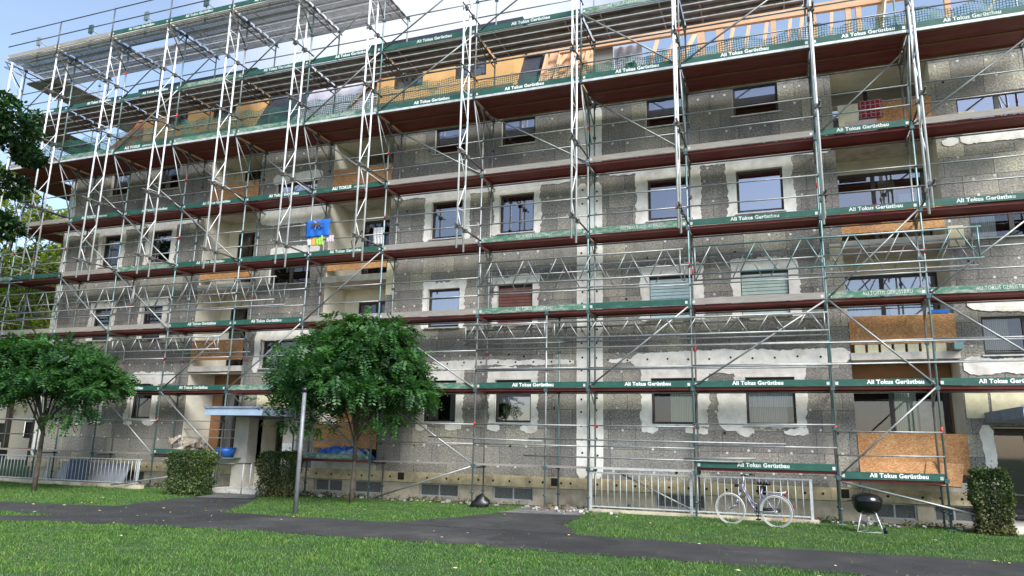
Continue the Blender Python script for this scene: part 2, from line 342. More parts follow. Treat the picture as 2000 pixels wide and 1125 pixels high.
def mat_asphalt():
    m, t, b = nm('dark_asphalt'); f = noise(t, .9, 5, .65); g = noise(t, 120, 2, .8)
    col = mix(t, 1., ramp(t, f, [(.3, (.016,.016,.0162)), (.5, (.025,.025,.025)), (.62, (.036,.0355,.034)), (.75, (.065,.061,.054))]), ramp(t, g, [(.3, (.7,.7,.7)), (.6, (1.15,1.15,1.15)), (.70, (3.2,3.1,3.0))]), 'MULTIPLY')
    vo = N(t, 'ShaderNodeTexVoronoi', feature='DISTANCE_TO_EDGE'); vo.inputs['Scale'].default_value = .55
    wv = N(t, 'ShaderNodeVectorMath', operation='ADD'); wn_ = N(t, 'ShaderNodeTexNoise'); wn_.inputs['Scale'].default_value = 2.2; wn_.inputs['Detail'].default_value = 5; t.links.new(objco(t), wn_.inputs['Vector']); t.links.new(objco(t), wv.inputs[0]); t.links.new(wn_.outputs['Color'], wv.inputs[1]); t.links.new(wv.outputs[0], vo.inputs['Vector'])
    col = mix(t, ramp(t, vo.outputs['Distance'], [(.0, (.85,.85,.85)), (.012, (0,0,0))]), col, (.008,.009,.006))
    vp = N(t, 'ShaderNodeTexVoronoi'); vp.inputs['Scale'].default_value = .35; t.links.new(wv.outputs[0], vp.inputs['Vector']); sc2 = N(t, 'ShaderNodeSeparateColor'); t.links.new(vp.outputs['Color'], sc2.inputs[0]); col = mix(t, 1., col, ramp(t, sc2.outputs[0], [(0, (.75,.75,.75)), (1, (1.35,1.34,1.3))]), 'MULTIPLY')
    mo = noise(t, 3.5, 6, .75); col = mix(t, ramp(t, mo, [(.62, (0,0,0)), (.72, (.8,.8,.8))]), col, (.05,.07,.03))
    t.links.new(col, b.inputs['Base Color']); b.inputs['Roughness'].default_value = .85; bump(t, b, g, .4, .01); return m
def mat_paving():
    m, t, b = nm('old_paving_slabs'); br = N(t, 'ShaderNodeTexBrick'); t.links.new(mapped(t, (1,1,1), (0,0,.1)), br.inputs['Vector'])
    for k, x in (('Scale', 1), ('Mortar Size', .012), ('Brick Width', .5), ('Row Height', .5)): br.inputs[k].default_value = x
    br.inputs['Color1'].default_value = (.17,.165,.16,1); br.inputs['Color2'].default_value = (.11,.108,.105,1); br.inputs['Mortar'].default_value = (.03,.035,.02,1)
    f = noise(t, 2.5, 6, .7); col = mix(t, ramp(t, f, [(.5, (0,0,0)), (.7, (.8,.8,.8))]), br.outputs[0], (.07,.065,.055)); t.links.new(col, b.inputs['Base Color']); b.inputs['Roughness'].default_value = .9; return m
ASPH = mat_asphalt(); PAVE = mat_paving()
g = MB(); g.add([(-500,-400,0),(400,-400,0),(400,500,0),(-500,500,0)], [(0,1,2,3)]); struct('lawn', g, mat_ground())
sheet('asphalt_path', path_poly, .008, ASPH); sheet('entrance_path', spurA, .004, ASPH); sheet('side_path', spurB, .012, ASPH); sheet('paved_entrance', wobble([(-15.6,-1.3),(-13.9,-1.3),(-13.5,-2.6),(-14.9,-3.0)], .04, .3, 15), .016, PAVE); sheet('paved_strip', wobble([(-6.3,-.5),(-4.7,-.5),(-4.5,-2.2),(-6.4,-2.5)], .06, .3, 16), .018, PAVE); sheet('paved_forecourt', spurC, .004, PAVE)
soil = wobble([(-25,-.75),(-16.8,-.95),(-10,-.75),(-4.7,-.5),(.5,-.3),(4.3,-.55),(4.3,.3),(-25,.3)], .08, .4, 9)
sheet('soil_strip', soil, .003, simple('bare_soil', (.13,.095,.065), .95, var=.5, scale=9, dirt=(.04,.08,.02), bs=.8))

def grass_field(name, n, regions, exclude, hmin, hmax, mat, seed):
    r = np.random.default_rng(seed); X = []; Y = []
    tot = sum((b-a)*(d-c)*w for a, b, c, d, w in regions)
    for a, b, c, d, w in regions:
        k = int(n*(b-a)*(d-c)*w/tot); X.append(r.uniform(a, b, k)); Y.append(r.uniform(c, d, k))
    X = np.concatenate(X); Y = np.concatenate(Y); keep = np.ones(len(X), bool)
    stray = (np.sin(X*5.3+2*np.sin(Y*4.1))*np.sin(Y*6.7+X*1.9) > .72) & (r.random(len(X)) < .10)
    Xj = X + r.normal(0, .035, len(X)); Yj = Y + r.normal(0, .035, len(X))
    for e in exclude: keep &= ~in_poly(Xj, Yj, e) | (stray & (Y < -2.2))
    # frustum, seen from the camera's standpoint a little wider than the picture
    dx = X; dy = Y + 19.03; ang = np.arctan2(dx, dy); keep &= (ang > math.radians(-62)) & (ang < math.radians(22))
    X = X[keep]; Y = Y[keep]; k = len(X)
    cl = .75 + .5*np.sin(X*2.1 + 1.3*np.sin(Y*1.7))*np.sin(Y*2.6 + X*.7) ; cl += .45*np.sin(X*7.3 + 2*np.sin(Y*5.1))*np.sin(Y*8.1)
    H = r.uniform(hmin, hmax, k)*np.clip(cl, .45, 1.5); A = r.uniform(0, 2*PI, k); L = r.uniform(.2, .9, k)*H; W = r.uniform(.003, .006, k)
    B = r.uniform(0, 2*PI, k); lx = np.cos(B)*L; ly = np.sin(B)*L; wx = np.cos(A)*W; wy = np.sin(A)*W
    V = np.zeros((k, 4, 3)); V[:,0] = np.stack([X-wx, Y-wy, np.zeros(k)], 1); V[:,1] = np.stack([X+wx, Y+wy, np.zeros(k)], 1)
    V[:,2] = np.stack([X+wx*.7+lx*.5, Y+wy*.7+ly*.5, H*.65], 1); V[:,3] = np.stack([X+lx, Y+ly, H], 1)
    V = V.reshape(-1, 3); i = np.arange(k)*4; F = np.concatenate([np.stack([i, i+1, i+2], 1), np.stack([i, i+2, i+3], 1)])
    o = bpy.data.objects.new(name, np_mesh(name, V, F, [mat])); link(o); o['kind'] = 'stuff'; o['label'] = 'short green grass covering the lawns'; o['category'] = 'grass'; return o
def mat_grass():
    m, t, b = nm('grass_blade'); gi = N(t, 'ShaderNodeNewGeometry'); col = ramp(t, gi.outputs['Random Per Island'], [(0, (.036,.11,.014)), (.4, (.07,.18,.026)), (.8, (.115,.24,.038)), (1, (.24,.28,.10))])
    f = noise(t, 1.1, 5, .7); col = mix(t, 1., col, ramp(t, f, [(.3, (.55,.62,.55)), (.5, (1,1,1)), (.7, (1.3,1.12,.9))]), 'MULTIPLY')
    t.links.new(col, b.inputs['Base Color']); b.inputs['Roughness'].default_value = .6
    out = t.nodes['Material Output']; tl = N(t, 'ShaderNodeBsdfTranslucent'); t.links.new(col, tl.inputs[0]); mx = N(t, 'ShaderNodeMixShader'); mx.inputs[0].default_value = .3
    t.links.new(b.outputs[0], mx.inputs[1]); t.links.new(tl.outputs[0], mx.inputs[2]); t.links.new(mx.outputs[0], out.inputs[0]); return m
excl = [path_poly, spurA, spurB, spurC, [(-26,-.75),(5,-.5),(5,1),(-26,1)]]
grass_field('grass', 640000, [(-20,8,-13,-7.9,1.5), (-28,8,-7.9,-.4,1.), (-45,-20,-14,0,.35)], excl, .022, .055, mat_grass(), 4)
tuft = [(-7.4,-5.9,-6.8,-5.2), (-5.6,-4.4,-5.6,-3.6), (-6.6,-5.6,-3.2,-2.4), (-12.8,-11.4,-5.5,-4.6), (-8.2,-6.6,-6.0,-5.4)]
# fallen leaves scattered on path and lawn
lf = MB(); r = random.Random(31)
for i in range(110):
    x = r.uniform(-19, 6); y = r.uniform(-10.5, -3.2) if r.random() < .5 else r.uniform(-8.4, -5.6)
    if r.random() < .35: x = r.uniform(-17, -8)
    s = r.uniform(.018, .045); a = r.uniform(0, 6.3); z = .016 + r.random()*.012 if in_poly(np.array([x]), np.array([y]), path_poly)[0] else .05
    c, d = math.cos(a)*s, math.sin(a)*s
    lf.add([(x-c, y-d, z), (x+d*.5, y-c*.5, z+.012), (x+c, y+d, z+.004), (x-d*.5, y+c*.5, z)], [(0,1,2,3)], r.choice([0,0,1]))
o = obj('fallen_leaves', lf, [simple('yellow_leaf', (.5,.44,.2), .8, var=.3), simple('brown_leaf', (.3,.24,.16), .8, var=.3)], None, 'pale fallen leaves scattered over path and lawn', True); o['category'] = 'leaves'

# bits of broken plaster, stone and wood scattered at the foot of the wall
rb = MB(); r = random.Random(55)
for i in range(420):
    u = r.random(); x = r.uniform(-24, 4) if u < .75 else r.gauss(-5.3, .6); y = r.gauss(-.55, .25) if u < .75 else r.gauss(-1.0, .4); y = min(y, -.05); s = r.uniform(.008, .035)*(1.7 if r.random() < .06 else 1); a = r.uniform(0, 3.14)
    rb.obox((x, y, .02+s*.4), (math.cos(a)*s*1.5, math.sin(a)*s*1.5, r.uniform(-.3,.3)*s), (-math.sin(a)*s, math.cos(a)*s, r.uniform(-.3,.3)*s), (0, 0, s*.6), r.choice([0,0,1,2]))
o = obj('building_rubble', rb, [simple('grey_crumbs', (.28,.27,.25), .95), simple('pale_crumbs', (.55,.53,.47), .95), simple('brown_crumbs', (.17,.11,.07), .95)], None, 'small broken plaster and stone crumbs along the foot of the facade', True); o['category'] = 'rubble'

# ------------------------------------------------------------------ the apartment building
BX0, BX1, BY1, BZ = -25.2, 12.6, 11.0, 11.22
bld = thing('apartment_building', (-6.3, 5.5, 0), 'grey four storey apartment building under renovation with insulation boards, loggias and an opened roof', 'building')
WIN = {'A': (-3.24,-2.1), 'B': (-.92,.22), 'C': (-7.56,-6.5), 'D': (-9.77,-8.74), 'H': (-20.82,-19.9), 'I': (-23.13,-22.25), 'X': (8.2,9.3)}
ROWS = [(2.15,3.31), (4.85,6.0), (7.53,8.70), (10.24,11.12)]
LOG = {'E': (-13.4,-11.2), 'G': (-18.45,-16.3), 'R': (1.5,3.73)}
STZ = [(3.75,4.63), (6.46,7.34), (9.16,10.04)]; ST = {'L': (-15.6,-14.0), 'S': (4.24,5.95)}
openings = [(*WIN[k], *rz) for k in WIN for rz in ROWS] + [(*LOG[k], .95, 11.1) for k in LOG] + [(*ST[k], *z) for k in ST for z in STZ]
openings += [(-15.45,-14.5,.73,2.15), (4.25,5.9,.73,2.18)]
def holed(mb, x0, x1, z0, z1, y, opens, m=0):
    xs = sorted({x0, x1, *[v for o in opens for v in o[:2] if x0 < v < x1]}); zs = sorted({z0, z1, *[v for o in opens for v in o[2:] if z0 < v < z1]})
    for a, b in zip(xs[:-1], xs[1:]):
        run = None
        for c, d in zip(zs[:-1], zs[1:]):
            cx, cz = (a+b)/2, (c+d)/2; solid = not any(o[0] < cx < o[1] and o[2] < cz < o[3] for o in opens)
            if solid: run = (c, d) if run is None else (run[0], d)
            if (not solid or d == zs[-1]) and run: mb.add([(a,y,run[0]),(b,y,run[0]),(b,y,run[1]),(a,y,run[1])], [(0,1,2,3)], m); run = None
def reveals(mb, o, y0, y1, m=1):
    a, b, c, d = o
    mb.add([(a,y0,c),(a,y1,c),(a,y1,d),(a,y0,d)], [(0,3,2,1)], m); mb.add([(b,y0,c),(b,y1,c),(b,y1,d),(b,y0,d)], [(0,1,2,3)], m)
    mb.add([(a,y0,c),(b,y0,c),(b,y1,c),(a,y1,c)], [(0,1,2,3)], m); mb.add([(a,y0,d),(b,y0,d),(b,y1,d),(a,y1,d)], [(0,3,2,1)], m)
w = MB(); holed(w, BX0, BX1, .73, BZ, 0, openings)
for o_ in openings: reveals(w, o_, 0, 1.25 if o_[2] == .95 else .2, 2 if o_[2] == .95 else 1)
w.add([(BX0,0,.73),(BX0,BY1,.73),(BX0,BY1,BZ),(BX0,0,BZ)], [(0,3,2,1)]); w.add([(BX1,0,0),(BX1,BY1,0),(BX1,BY1,BZ),(BX1,0,BZ)], [(0,1,2,3)]); w.add([(BX0,BY1,0),(BX1,BY1,0),(BX1,BY1,BZ),(BX0,BY1,BZ)], [(3,2,1,0)])
# anchor caps of the boards: small discs, part of the wall's pattern
r = random.Random(5)
def disc(mb, x, y, z, rad, m, n=8, ny=-1):
    vs = [(x + rad*math.cos(2*PI*i/n), y, z + rad*math.sin(2*PI*i/n)) for i in range(n)]; mb.add(vs, [tuple(range(n))], m)
white_zones = []
for k in WIN:
    for (z0, z1) in ROWS[:3]: white_zones.append((WIN[k][0]-.3, WIN[k][1]+.3, z0-.2, z1+.3))
z = 1.0; row = 0
while z < 11:
    x = BX0 + .3 + (row % 2)*.28
    while x < BX1:
        px, pz = x + r.uniform(-.07, .07), z + r.uniform(-.06, .06)
        if not any(o_[0]-.05 < px < o_[1]+.05 and o_[2]-.05 < pz < o_[3]+.05 for o_ in openings) and not any(q[0] < px < q[1] and q[2] < pz < q[3] for q in white_zones) and not -5.5 < px < -4.3 and r.random() < .8:
            disc(w, px, -.005, pz, r.uniform(.028, .038), 3 if r.random() < .93 else 4)
        x += r.choice((.5, .55, .6, .38))
    z += .47 if row % 2 else .52; row += 1
obj('wall', w, [M['insul'], M['reveal'], M['cream'], M['anchor'], M['hole']], bld)
# plinth with cellar windows
CEL = [(-23.4,-22.4),(-20.9,-19.9),(-17.9,-17.0),(-13.3,-12.32),(-11.95,-11.02),(-9.8,-8.6),(-7.58,-6.42),(-3.2,-1.98),(1.72,2.62),(2.95,3.75)]
co = [(a, b, .1, .45) for a, b in CEL] + [(-15.45,-14.5,.14,.6), (4.25,5.9,.14,.6)]
p = MB(); holed(p, BX0+.03, BX1, 0, .45, .05, co)
for o_ in co[:-2]: reveals(p, o_, .05, .25, 0)
p.add([(BX0+.03,.05,0),(BX0+.03,BY1,0),(BX0+.03,BY1,.73),(BX0+.03,.05,.73)], [(0,3,2,1)]); obj('plinth', p, M['plinth'], bld)
for a, b in ((BX0, -15.98), (-13.95, -4.9), (-4.86, 4.15), (6.1, BX1)):
    x = a; p = MB()
    while x < b:
        x2 = min(b, x + r.uniform(.9, 1.3)); p.box(x, x2-.004, -.02, .05, .46, .745, 0); xx = x + .2
        while xx < x2: disc(p, xx, -.0235, .6, .032, 1); xx += r.uniform(.35, .6)
        x = x2
    obj('base_strip', p, [M['plinthband'], M['hole']], bld)
for a, b in CEL:
    f = MB()
    for u0, u1 in ((a, a+.04), ((a+b)/2-.02, (a+b)/2+.02), (b-.04, b)): f.box(u0, u1, .12, .16, .1, .45)
    f.box(a+.04, b-.04, .121, .159, .1, .135); f.box(a+.04, b-.04, .121, .159, .415, .45)
    fo = obj('cellar_window', f, M['rail'], bld)
    q = MB(); q.add([(a+.01,.15,.11),(b-.01,.15,.11),(b-.01,.15,.44),(a+.01,.15,.44)], [(0,1,2,3)]); obj('pane', q, simple('cellar_grille', (.14,.14,.13), .7, var=.3, scale=20) if a == CEL[0][0] else bpy.data.materials['cellar_grille'], fo)
for x in (-10.45, -5.9, -.75, 1.05): v = MB(); v.box(x, x+.2, -.026, -.021, .52, .72); obj('vent_opening', v, M['hole'], bld)

def jag_ring(mb, x0, x1, z0, z1, wl, wr, wb, wt, seed, y=-.014, m=0):
    """irregular smear of plaster around an opening"""
    rr = random.Random(seed); pin = []; pout = []; per = []
    step = .045
    def seg(a, b):
        n = max(2, int(math.dist(a, b)/step)); return [(a[0]+(b[0]-a[0])*i/n, a[1]+(b[1]-a[1])*i/n) for i in range(n)]
    O = [(x0-wl, z0-wb), (x1+wr, z0-wb), (x1+wr, z1+wt), (x0-wl, z1+wt)]; I = [(x0, z0), (x1, z0), (x1, z1), (x0, z1)]
    nz = 0; lo = 0
    for k in range(4):
        n = max(3, int(math.dist(O[k], O[(k+1) % 4])/step))
        for i in range(n):
            t = i/n; ox = O[k][0]+(O[(k+1) % 4][0]-O[k][0])*t; oz = O[k][1]+(O[(k+1) % 4][1]-O[k][1])*t
            ix = I[k][0]+(I[(k+1) % 4][0]-I[k][0])*t; iz = I[k][1]+(I[(k+1) % 4][1]-I[k][1])*t
            lo = lo*.86 + rr.uniform(-.03, .03); nz = lo + rr.uniform(-.022, .022)
            d = math.hypot(ox-ix, oz-iz) + 1e-6; s = 1 + max(-.8, nz/d)
            pin.append((ix, y, iz)); pout.append((ix+(ox-ix)*s, y - rr.uniform(0, .002), iz+(oz-iz)*s))
    n = len(pin); skirt = [(p[0], 0., p[2]) for p in pout]; mb.add(pin + pout + skirt, [(i, n+i, n+(i+1) % n, (i+1) % n) for i in range(n)] + [(n+i, 2*n+i, 2*n+(i+1) % n, n+(i+1) % n) for i in range(n)], m)
def blob(mb, x0, x1, z0, z1, seed, y=-.003, m=0, amp=.06):
    """smear of plaster: a strip whose two long edges (and the ends) wander"""
    rr = random.Random(seed); tall = (z1-z0) > (x1-x0); L = max(z1-z0, x1-x0); W = min(z1-z0, x1-x0); n = max(4, int(L/.045)); q_ = W*.3
    def edge():
        lo = rr.uniform(-.5, .5)*q_; out = []
        for i in range(n+1):
            lo = lo*.9 + rr.uniform(-1, 1)*amp*.45; out.append(max(-q_, min(q_, lo + rr.uniform(-1, 1)*amp*.3)))
        return out
    ea, eb = edge(), edge(); A, B_ = [], []
    for i in range(n+1):
        t = i/n*L; en = W*.28*(1 - min(1, i/3, (n-i)/3)); u, v = -en*0 + en + ea[i], W - en + eb[i]
        for lst, w_ in ((A, u), (B_, v)): lst.append((x0+w_, y, z0+t) if tall else (x0+t, y, z0+w_))
    back = lambda L_: [(p[0], 0., p[2]) for p in L_]
    N1 = n+1; fs = [(i, i+1, N1+i+1, N1+i) for i in range(n)] + [(i, 2*N1+i, 2*N1+i+1, i+1) for i in range(n)] + [(N1+i, N1+i+1, 3*N1+i+1, 3*N1+i) for i in range(n)] + [(0, N1, 3*N1, 2*N1), (n, 2*N1+n, 3*N1+n, N1+n)]
    mb.add(A + B_ + back(A) + back(B_), fs, m)
sd = 100
for k, (a, b) in WIN.items():
    for ri, (c, d) in enumerate(ROWS[:3]):
        sd += 1; q = MB(); wd = {0: (.27,.27,.06,.4), 1: (.2,.25,.05,.3), 2: (.27,.27,.07,.33)}[ri]
        if k in 'CDHI': wd = tuple(x*.78 for x in wd)
        jag_ring(q, a, b, c, d, *wd, sd); obj('plaster_patch', q, M['plaster'], bld)
        if ri == 0:
            for u0, u1 in ((a-wd[0]*.95, a+.16), (b-.3, b+wd[1]*.9)): q = MB(); blob(q, u0, u1, c-.24, c-.05, sd+500+int(u0*7), y=-.017, amp=.05); obj('plaster_patch', q, M['plaster'], bld)
for args in ((-5.22,-4.9,.74,8.8,.008), (-4.84,-4.5,.74,8.8,.008), (-5.2,-4.9,8.95,11.1,.012), (-4.84,-4.5,8.95,11.1,.012), (-3.75,1.5,3.60,3.98,.035), (-3.35,.5,3.42,3.75,.03), (-25.15,-18.6,8.84,9.12), (-16.2,-13.5,8.5,9.1), (-11.1,-5.3,8.88,9.14), (-4.4,1.4,8.95,9.2),
             (3.98,4.22,.8,2.2,.03), (4.0,6,4.75,5.2), (3.8,6.2,3.3,3.7), (-13.95,-13.7,3.6,4.95,.04), (-15.9,-15.65,3.6,4.95,.04), (-15.7,-13.8,4.66,5.0), (-15.75,-13.8,9.9,10.25), (-15.6,-13.7,7.42,7.7), (-9.9,-8.2,3.6,3.75), (-11,-5.3,3.72,3.86), (-4.4,-3.72,3.72,3.85), (-20.9,-19,3.3,3.7), (-25.15,-24.85,.8,11), (3.85,4.2,8.75,9.0), (4.24,6.2,8.8,9.1), (-1.6,-.95,2.0,3.2)):
    sd += 1; q = MB(); blob(q, *args[:4], sd, y=-.0145 - (sd % 23)*.00033, amp=args[4] if len(args) > 4 else (.03 if args[3]-args[2] < .35 else .045)); obj('plaster_patch', q, M['plaster'], bld)
q = MB()
for z in np.arange(1.0, 8.6, .36):
    for x in (-5.07, -4.66): disc(q, x + r.uniform(-.02, .02), -.0225, z + r.uniform(-.05, .05), .03, 0)
for x in np.arange(-10.6, 1.3, .52): disc(q, x, -.0225, 3.79 + r.uniform(-.02, .02), .028, 0)
obj('drill_hole', q, M['hole'], bld)
q = MB(); q.box(-4.885, -4.86, -.023, -.004, .5, 11.1); obj('expansion_joint', q, M['hole'], bld)
for args in ((3.76,4.2,2.35,2.9), (-13.98,-13.45,3.35,3.6), (-11.2,-10.95,5.9,6.9), (1.2,1.48,6.15,6.55), (3.78,4.1,6.3,6.8), (4.25,4.6,9.5,9.62), (1.22,1.48,.76,1.0), (-11.18,-10.9,9.3,9.5)): q = MB(); q.box(args[0], args[1], -.018, -.002, args[2], args[3]); obj('pale_foam_board', q, M['foam'], bld)

# windows
def pane(f, a, b, c, d, y, mat):
    q = MB(); q.add([(a,y,c),(b,y,c),(b,y,d),(a,y,d)], [(0,1,2,3)]); return obj('pane', q, mat, f)
def window(a, b, c, d, style, y=.1, cols=1, fw=.06, room=True, split=.5):
    fm = MB(); fm.box(a, a+fw, y, y+.07, c, d); fm.box(b-fw, b, y, y+.07, c, d); fm.box(a+fw, b-fw, y+.001, y+.069, c, c+fw); fm.box(a+fw, b-fw, y+.001, y+.069, d-fw, d)
    if cols == 2:
        m_ = a + (b-a)*split; fm.box(m_-.05, m_+.05, y-.004, y+.074, c+fw, d-fw)
    f = obj('window', fm, M['frame'], bld)
    gm = {'bright': 'glassbright', 'dim': 'glassdim', 'lace': 'glassdim', 'green': 'glassdim', 'curtain': 'glassdim'}.get(style, 'glass')
    pane(f, a+fw, b-fw, c+fw, d-fw, y+.035, M[gm])
    if room:
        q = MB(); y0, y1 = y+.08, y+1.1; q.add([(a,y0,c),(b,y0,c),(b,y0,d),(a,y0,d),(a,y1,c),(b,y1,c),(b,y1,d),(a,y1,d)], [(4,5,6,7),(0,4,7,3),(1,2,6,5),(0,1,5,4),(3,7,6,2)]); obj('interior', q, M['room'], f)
    s = MB(); s.box(a-.05, b+.05, -.07, y-.002, c-.035, c-.004); obj('sill', s, M['sill'], f)
    def curt(u0, u1, v0, v1, mat, name='curtain', yy=.16):
        q = MB(); n = max(6, int((u1-u0)/.04)); vs = []
        for i in range(n+1):
            x = u0+(u1-u0)*i/n; o_ = .018*math.sin(i*1.9) + .01*math.sin(i*.7)
            vs += [(x, y+yy+o_, v0), (x, y+yy+o_*.6, v1)]
        q.add(vs, [(2*i, 2*i+2, 2*i+3, 2*i+1) for i in range(n)], 0, True); obj(name, q, mat, f)
    if style == 'lace': curt(a+.05, b-.05, c+.45, d-.05, M['lace']); curt(a+.05, b-.2, c+.05, c+.5, M['greycurtain'], yy=.2)
    if style == 'green': curt(a+.4*(b-a), b-.06, c+.05, d-.05, M['greencurtain'])
    if style == 'curtain': curt(a+.05, a+.3, c+.05, d-.05, M['greycurtain'])
    hsh = (int(abs(a)*13 + c*7)) % 5
    if style in ('dim', 'glass') and hsh < 3:
        mt_ = (M['lace'], M['tan'], M['greycurtain'])[hsh]; curt(a+.06, a+.06+.3*(b-a), c+.06, d-.05, mt_)
        if hsh != 1: curt(b-.06-.22*(b-a), b-.06, c+.06, d-.05, mt_)
    if style == 'half_blind_reflection':
        q = MB(); q.box(a+fw, b-fw, y+.09, y+.1, c+.45*(d-c), d-fw); obj('blind_reflection_panel', q, M['blind_reflection'], f)  # a blind in the top row; ground-floor C imitates a reflection on the glass
    if style in ('shgreen', 'shblue', 'shred'):
        q = MB(); z_ = c + .02
        while z_ < d - .12: q.box(a+.02, b-.02, y-.035, y-.012, z_, z_+.075); q.box(a+.02, b-.02, y-.03, y-.014, z_+.075, z_+.088, 1); z_ += .088
        obj('roller_shutter', q, [M[style], M['hole']], f)
    if style == 'autumn_reflection':
        q = MB(); rr = random.Random(3); q.lathe([(.0,.0),(.34,.02),(.38,.3),(.33,.5),(.2,.66),(.0,.7)], ((a+b)/2+.12, y+.5, c+.02), 14); obj('bush_reflection_shape', q, M['autumn_reflection'], f)  # added orange body imitates an autumn tree mirrored in the pane
    if style == 'greenblind':
        q = MB(); q.box(a+fw, b-fw, y+.09, y+.1, c+.6*(d-c), d-.2); obj('blind_reflection_panel', q, simple('green_striped_blind', (.14,.22,.10), .8, scale=9), f)
    if style == 'bars':
        q = MB()
        for i in range(4): q.box(a+.2*(i+1)*(b-a)-.01, a+.2*(i+1)*(b-a)+.01, y+.08, y+.1, c, d)
        q.box(a, b, y+.1, y+.12, c+.3, c+.32); obj('scaffold_reflection_bar', q, M['frame'], f)  # added bars imitate the scaffold reflected in this window
    return f
sty = {('A',0):'green', ('B',0):'lace', ('C',0):'half_blind_reflection', ('D',0):'dim', ('A',1):'shblue', ('B',1):'shgreen', ('C',1):'shred', ('D',1):'bright',
       ('A',2):'autumn_reflection', ('B',2):'bright', ('C',2):'bars', ('D',2):'greenblind', ('A',3):'half_blind_reflection', ('B',3):'half_blind_reflection', ('C',3):'half_blind_reflection', ('D',3):'half_blind_reflection',
       ('H',0):'curtain', ('I',0):'dim', ('H',1):'dim', ('I',1):'dim', ('H',2):'glass', ('I',2):'curtain', ('H',3):'curtain', ('I',3):'half_blind_reflection'}
for k in WIN:
    for i, (c, d) in enumerate(ROWS): window(*WIN[k], c, d, sty.get((k, i), 'dim'))
for k in ST:
    for i, (c, d) in enumerate(STZ): window(*ST[k], c, d, 'bright' if (k, i) in (('S',2),('L',2)) else 'dim', cols=2 if k == 'S' or i == 1 else 1, fw=.05)

# loggias
FL = [.73, 3.68, 6.39, 9.1]; FT = [.95, 3.85, 6.59, 9.3]; TOPZ = [3.68, 6.39, 9.1, 11.1]
for k, (a, b) in LOG.items():
    for i in range(4):
        f0, c1 = FT[i], TOPZ[i]
        if i: s = MB(); s.box(a+.002 - (.25 if (k, i) == ('E', 2) else 0), b-.002 + (.03 if k == 'R' else 0), -.06, 1.2, FL[i], FT[i]); so = obj('balcony_slab', s, M['slab'], bld)
        else: s = MB(); s.box(a+.002, b-.002, -.02, 1.2, .75, .95); obj('balcony_slab', s, M['slab'], bld)
        # back wall of the loggia with its glazed door and window
        if k == 'R': g0, g1 = a+.02, b-.06
        else: g0, g1 = (a+.55, b-.02) if k == 'E' else (a+.45, b-.35)
        h0, h1 = f0+.04, f0+ (2.12 if i else 2.25)
        bw = MB(); holed(bw, a, b, f0, c1, 1.2, [(g0, g1, h0, h1)]); obj('loggia_back_wall', bw, M['brown'] if i == 0 else M['cream'], bld)
        gw = g1 - g0; fm = MB(); y = 1.16; cols = [g0, g0+gw*.42, g1]
        for x in cols: fm.box(max(g0, x-.05), min(g1, x+.05), y, y+.07, h0, h1)
        for x0, x1 in zip(cols[:-1], cols[1:]): fm.box(x0+.05, x1-.05, y+.001, y+.069, h0, h0+.06); fm.box(x0+.05, x1-.05, y+.001, y+.069, h1-.09, h1)
        f = obj('loggia_glazing', fm, M['frame'], bld)
        br = {('R',3): 'glassbright', ('R',2): 'glass', ('E',3): 'glass', ('R',0): 'glassdim'}.get((k, i), 'glassdim' if k != 'R' else 'glass')
        pane(f, g0+.04, g1-.04, h0+.05, h1-.05, y+.03, M[br])
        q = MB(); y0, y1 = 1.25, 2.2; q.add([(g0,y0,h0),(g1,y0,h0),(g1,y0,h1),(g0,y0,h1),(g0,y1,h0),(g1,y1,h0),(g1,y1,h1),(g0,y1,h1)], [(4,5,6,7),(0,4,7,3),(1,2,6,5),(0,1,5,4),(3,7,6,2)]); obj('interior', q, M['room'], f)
        def cur(u0, u1, mat, zb=h0+.05, zt=h1-.05):
            q = MB(); n = max(5, int((u1-u0)/.05)); vs = []
            for j in range(n+1): x = u0+(u1-u0)*j/n; o_ = .03*math.sin(j*1.7); vs += [(x, 1.3+o_, zb), (x, 1.3+o_, zt)]
            q.add(vs, [(2*j, 2*j+2, 2*j+3, 2*j+1) for j in range(n)], 0, True); obj('curtain', q, mat, f)
        if (k, i) in (('R', 3), ('E', 3)): q = MB(); q.box(g0+.06, g1-.06, 1.262, 1.27, h0+.05, h0+1.25); obj('blind_reflection_panel', q, M['blind_reflection'], f)  # lavender sheet added in place of a reflection low in the glass
        if k == 'R' and i == 2: cur(g0+gw*.48, g0+gw*.66, M['tan']); cur(g0+gw*.7, g0+gw*.9, M['lace'], h0, h1-.6)
        if k == 'R' and i == 0: cur(g0+gw*.46, g0+gw*.68, M['greencurtain']); cur(g0+gw*.7, g1-.3, M['white'], h0, h1-.35)
        if k == 'R' and i == 1: cur(g0+.1, g0+gw*.3, M['greycurtain']); cur(g0+gw*.5, g1-.2, M['white'])
        if k == 'G' and i == 0: cur(g0+.1, g0+gw*.6, M['greycurtain'])
        # boarded parapet
        z0, z1 = {0: (1.12,2.0), 1: (4.05,4.72), 2: (6.78,7.42), 3: (9.47,10.12)}[i]
        if (k, i) == ('E', 0): z0, z1 = 1.35, 2.05
        if (k, i) not in (('G', 0),):
            ob = MB()
            if k == 'R' and i == 3: ob.box(a+.92, b-.14, -.015, .008, z0, z1); ob.box(b-.14, b-.01, -.02, .02, z0, z1)
            elif k == 'R': ob.box(a+.01, a+1.22, -.02, .004, z0, z1); ob.box(a+1.224, b-.005, -.016, .006, z0, z1)
            else: ob.box(a+.03, b-.03, -.018, .006, z0, z1)
            obj('boarded_parapet', ob, M['osb'], bld)
        rl = MB()
        for z_ in (f0+.88, f0+.62): rl.tube((a, .06, z_), (b, .06, z_), .014, 6)
        obj('balcony_rail', rl, M['rail'], bld)
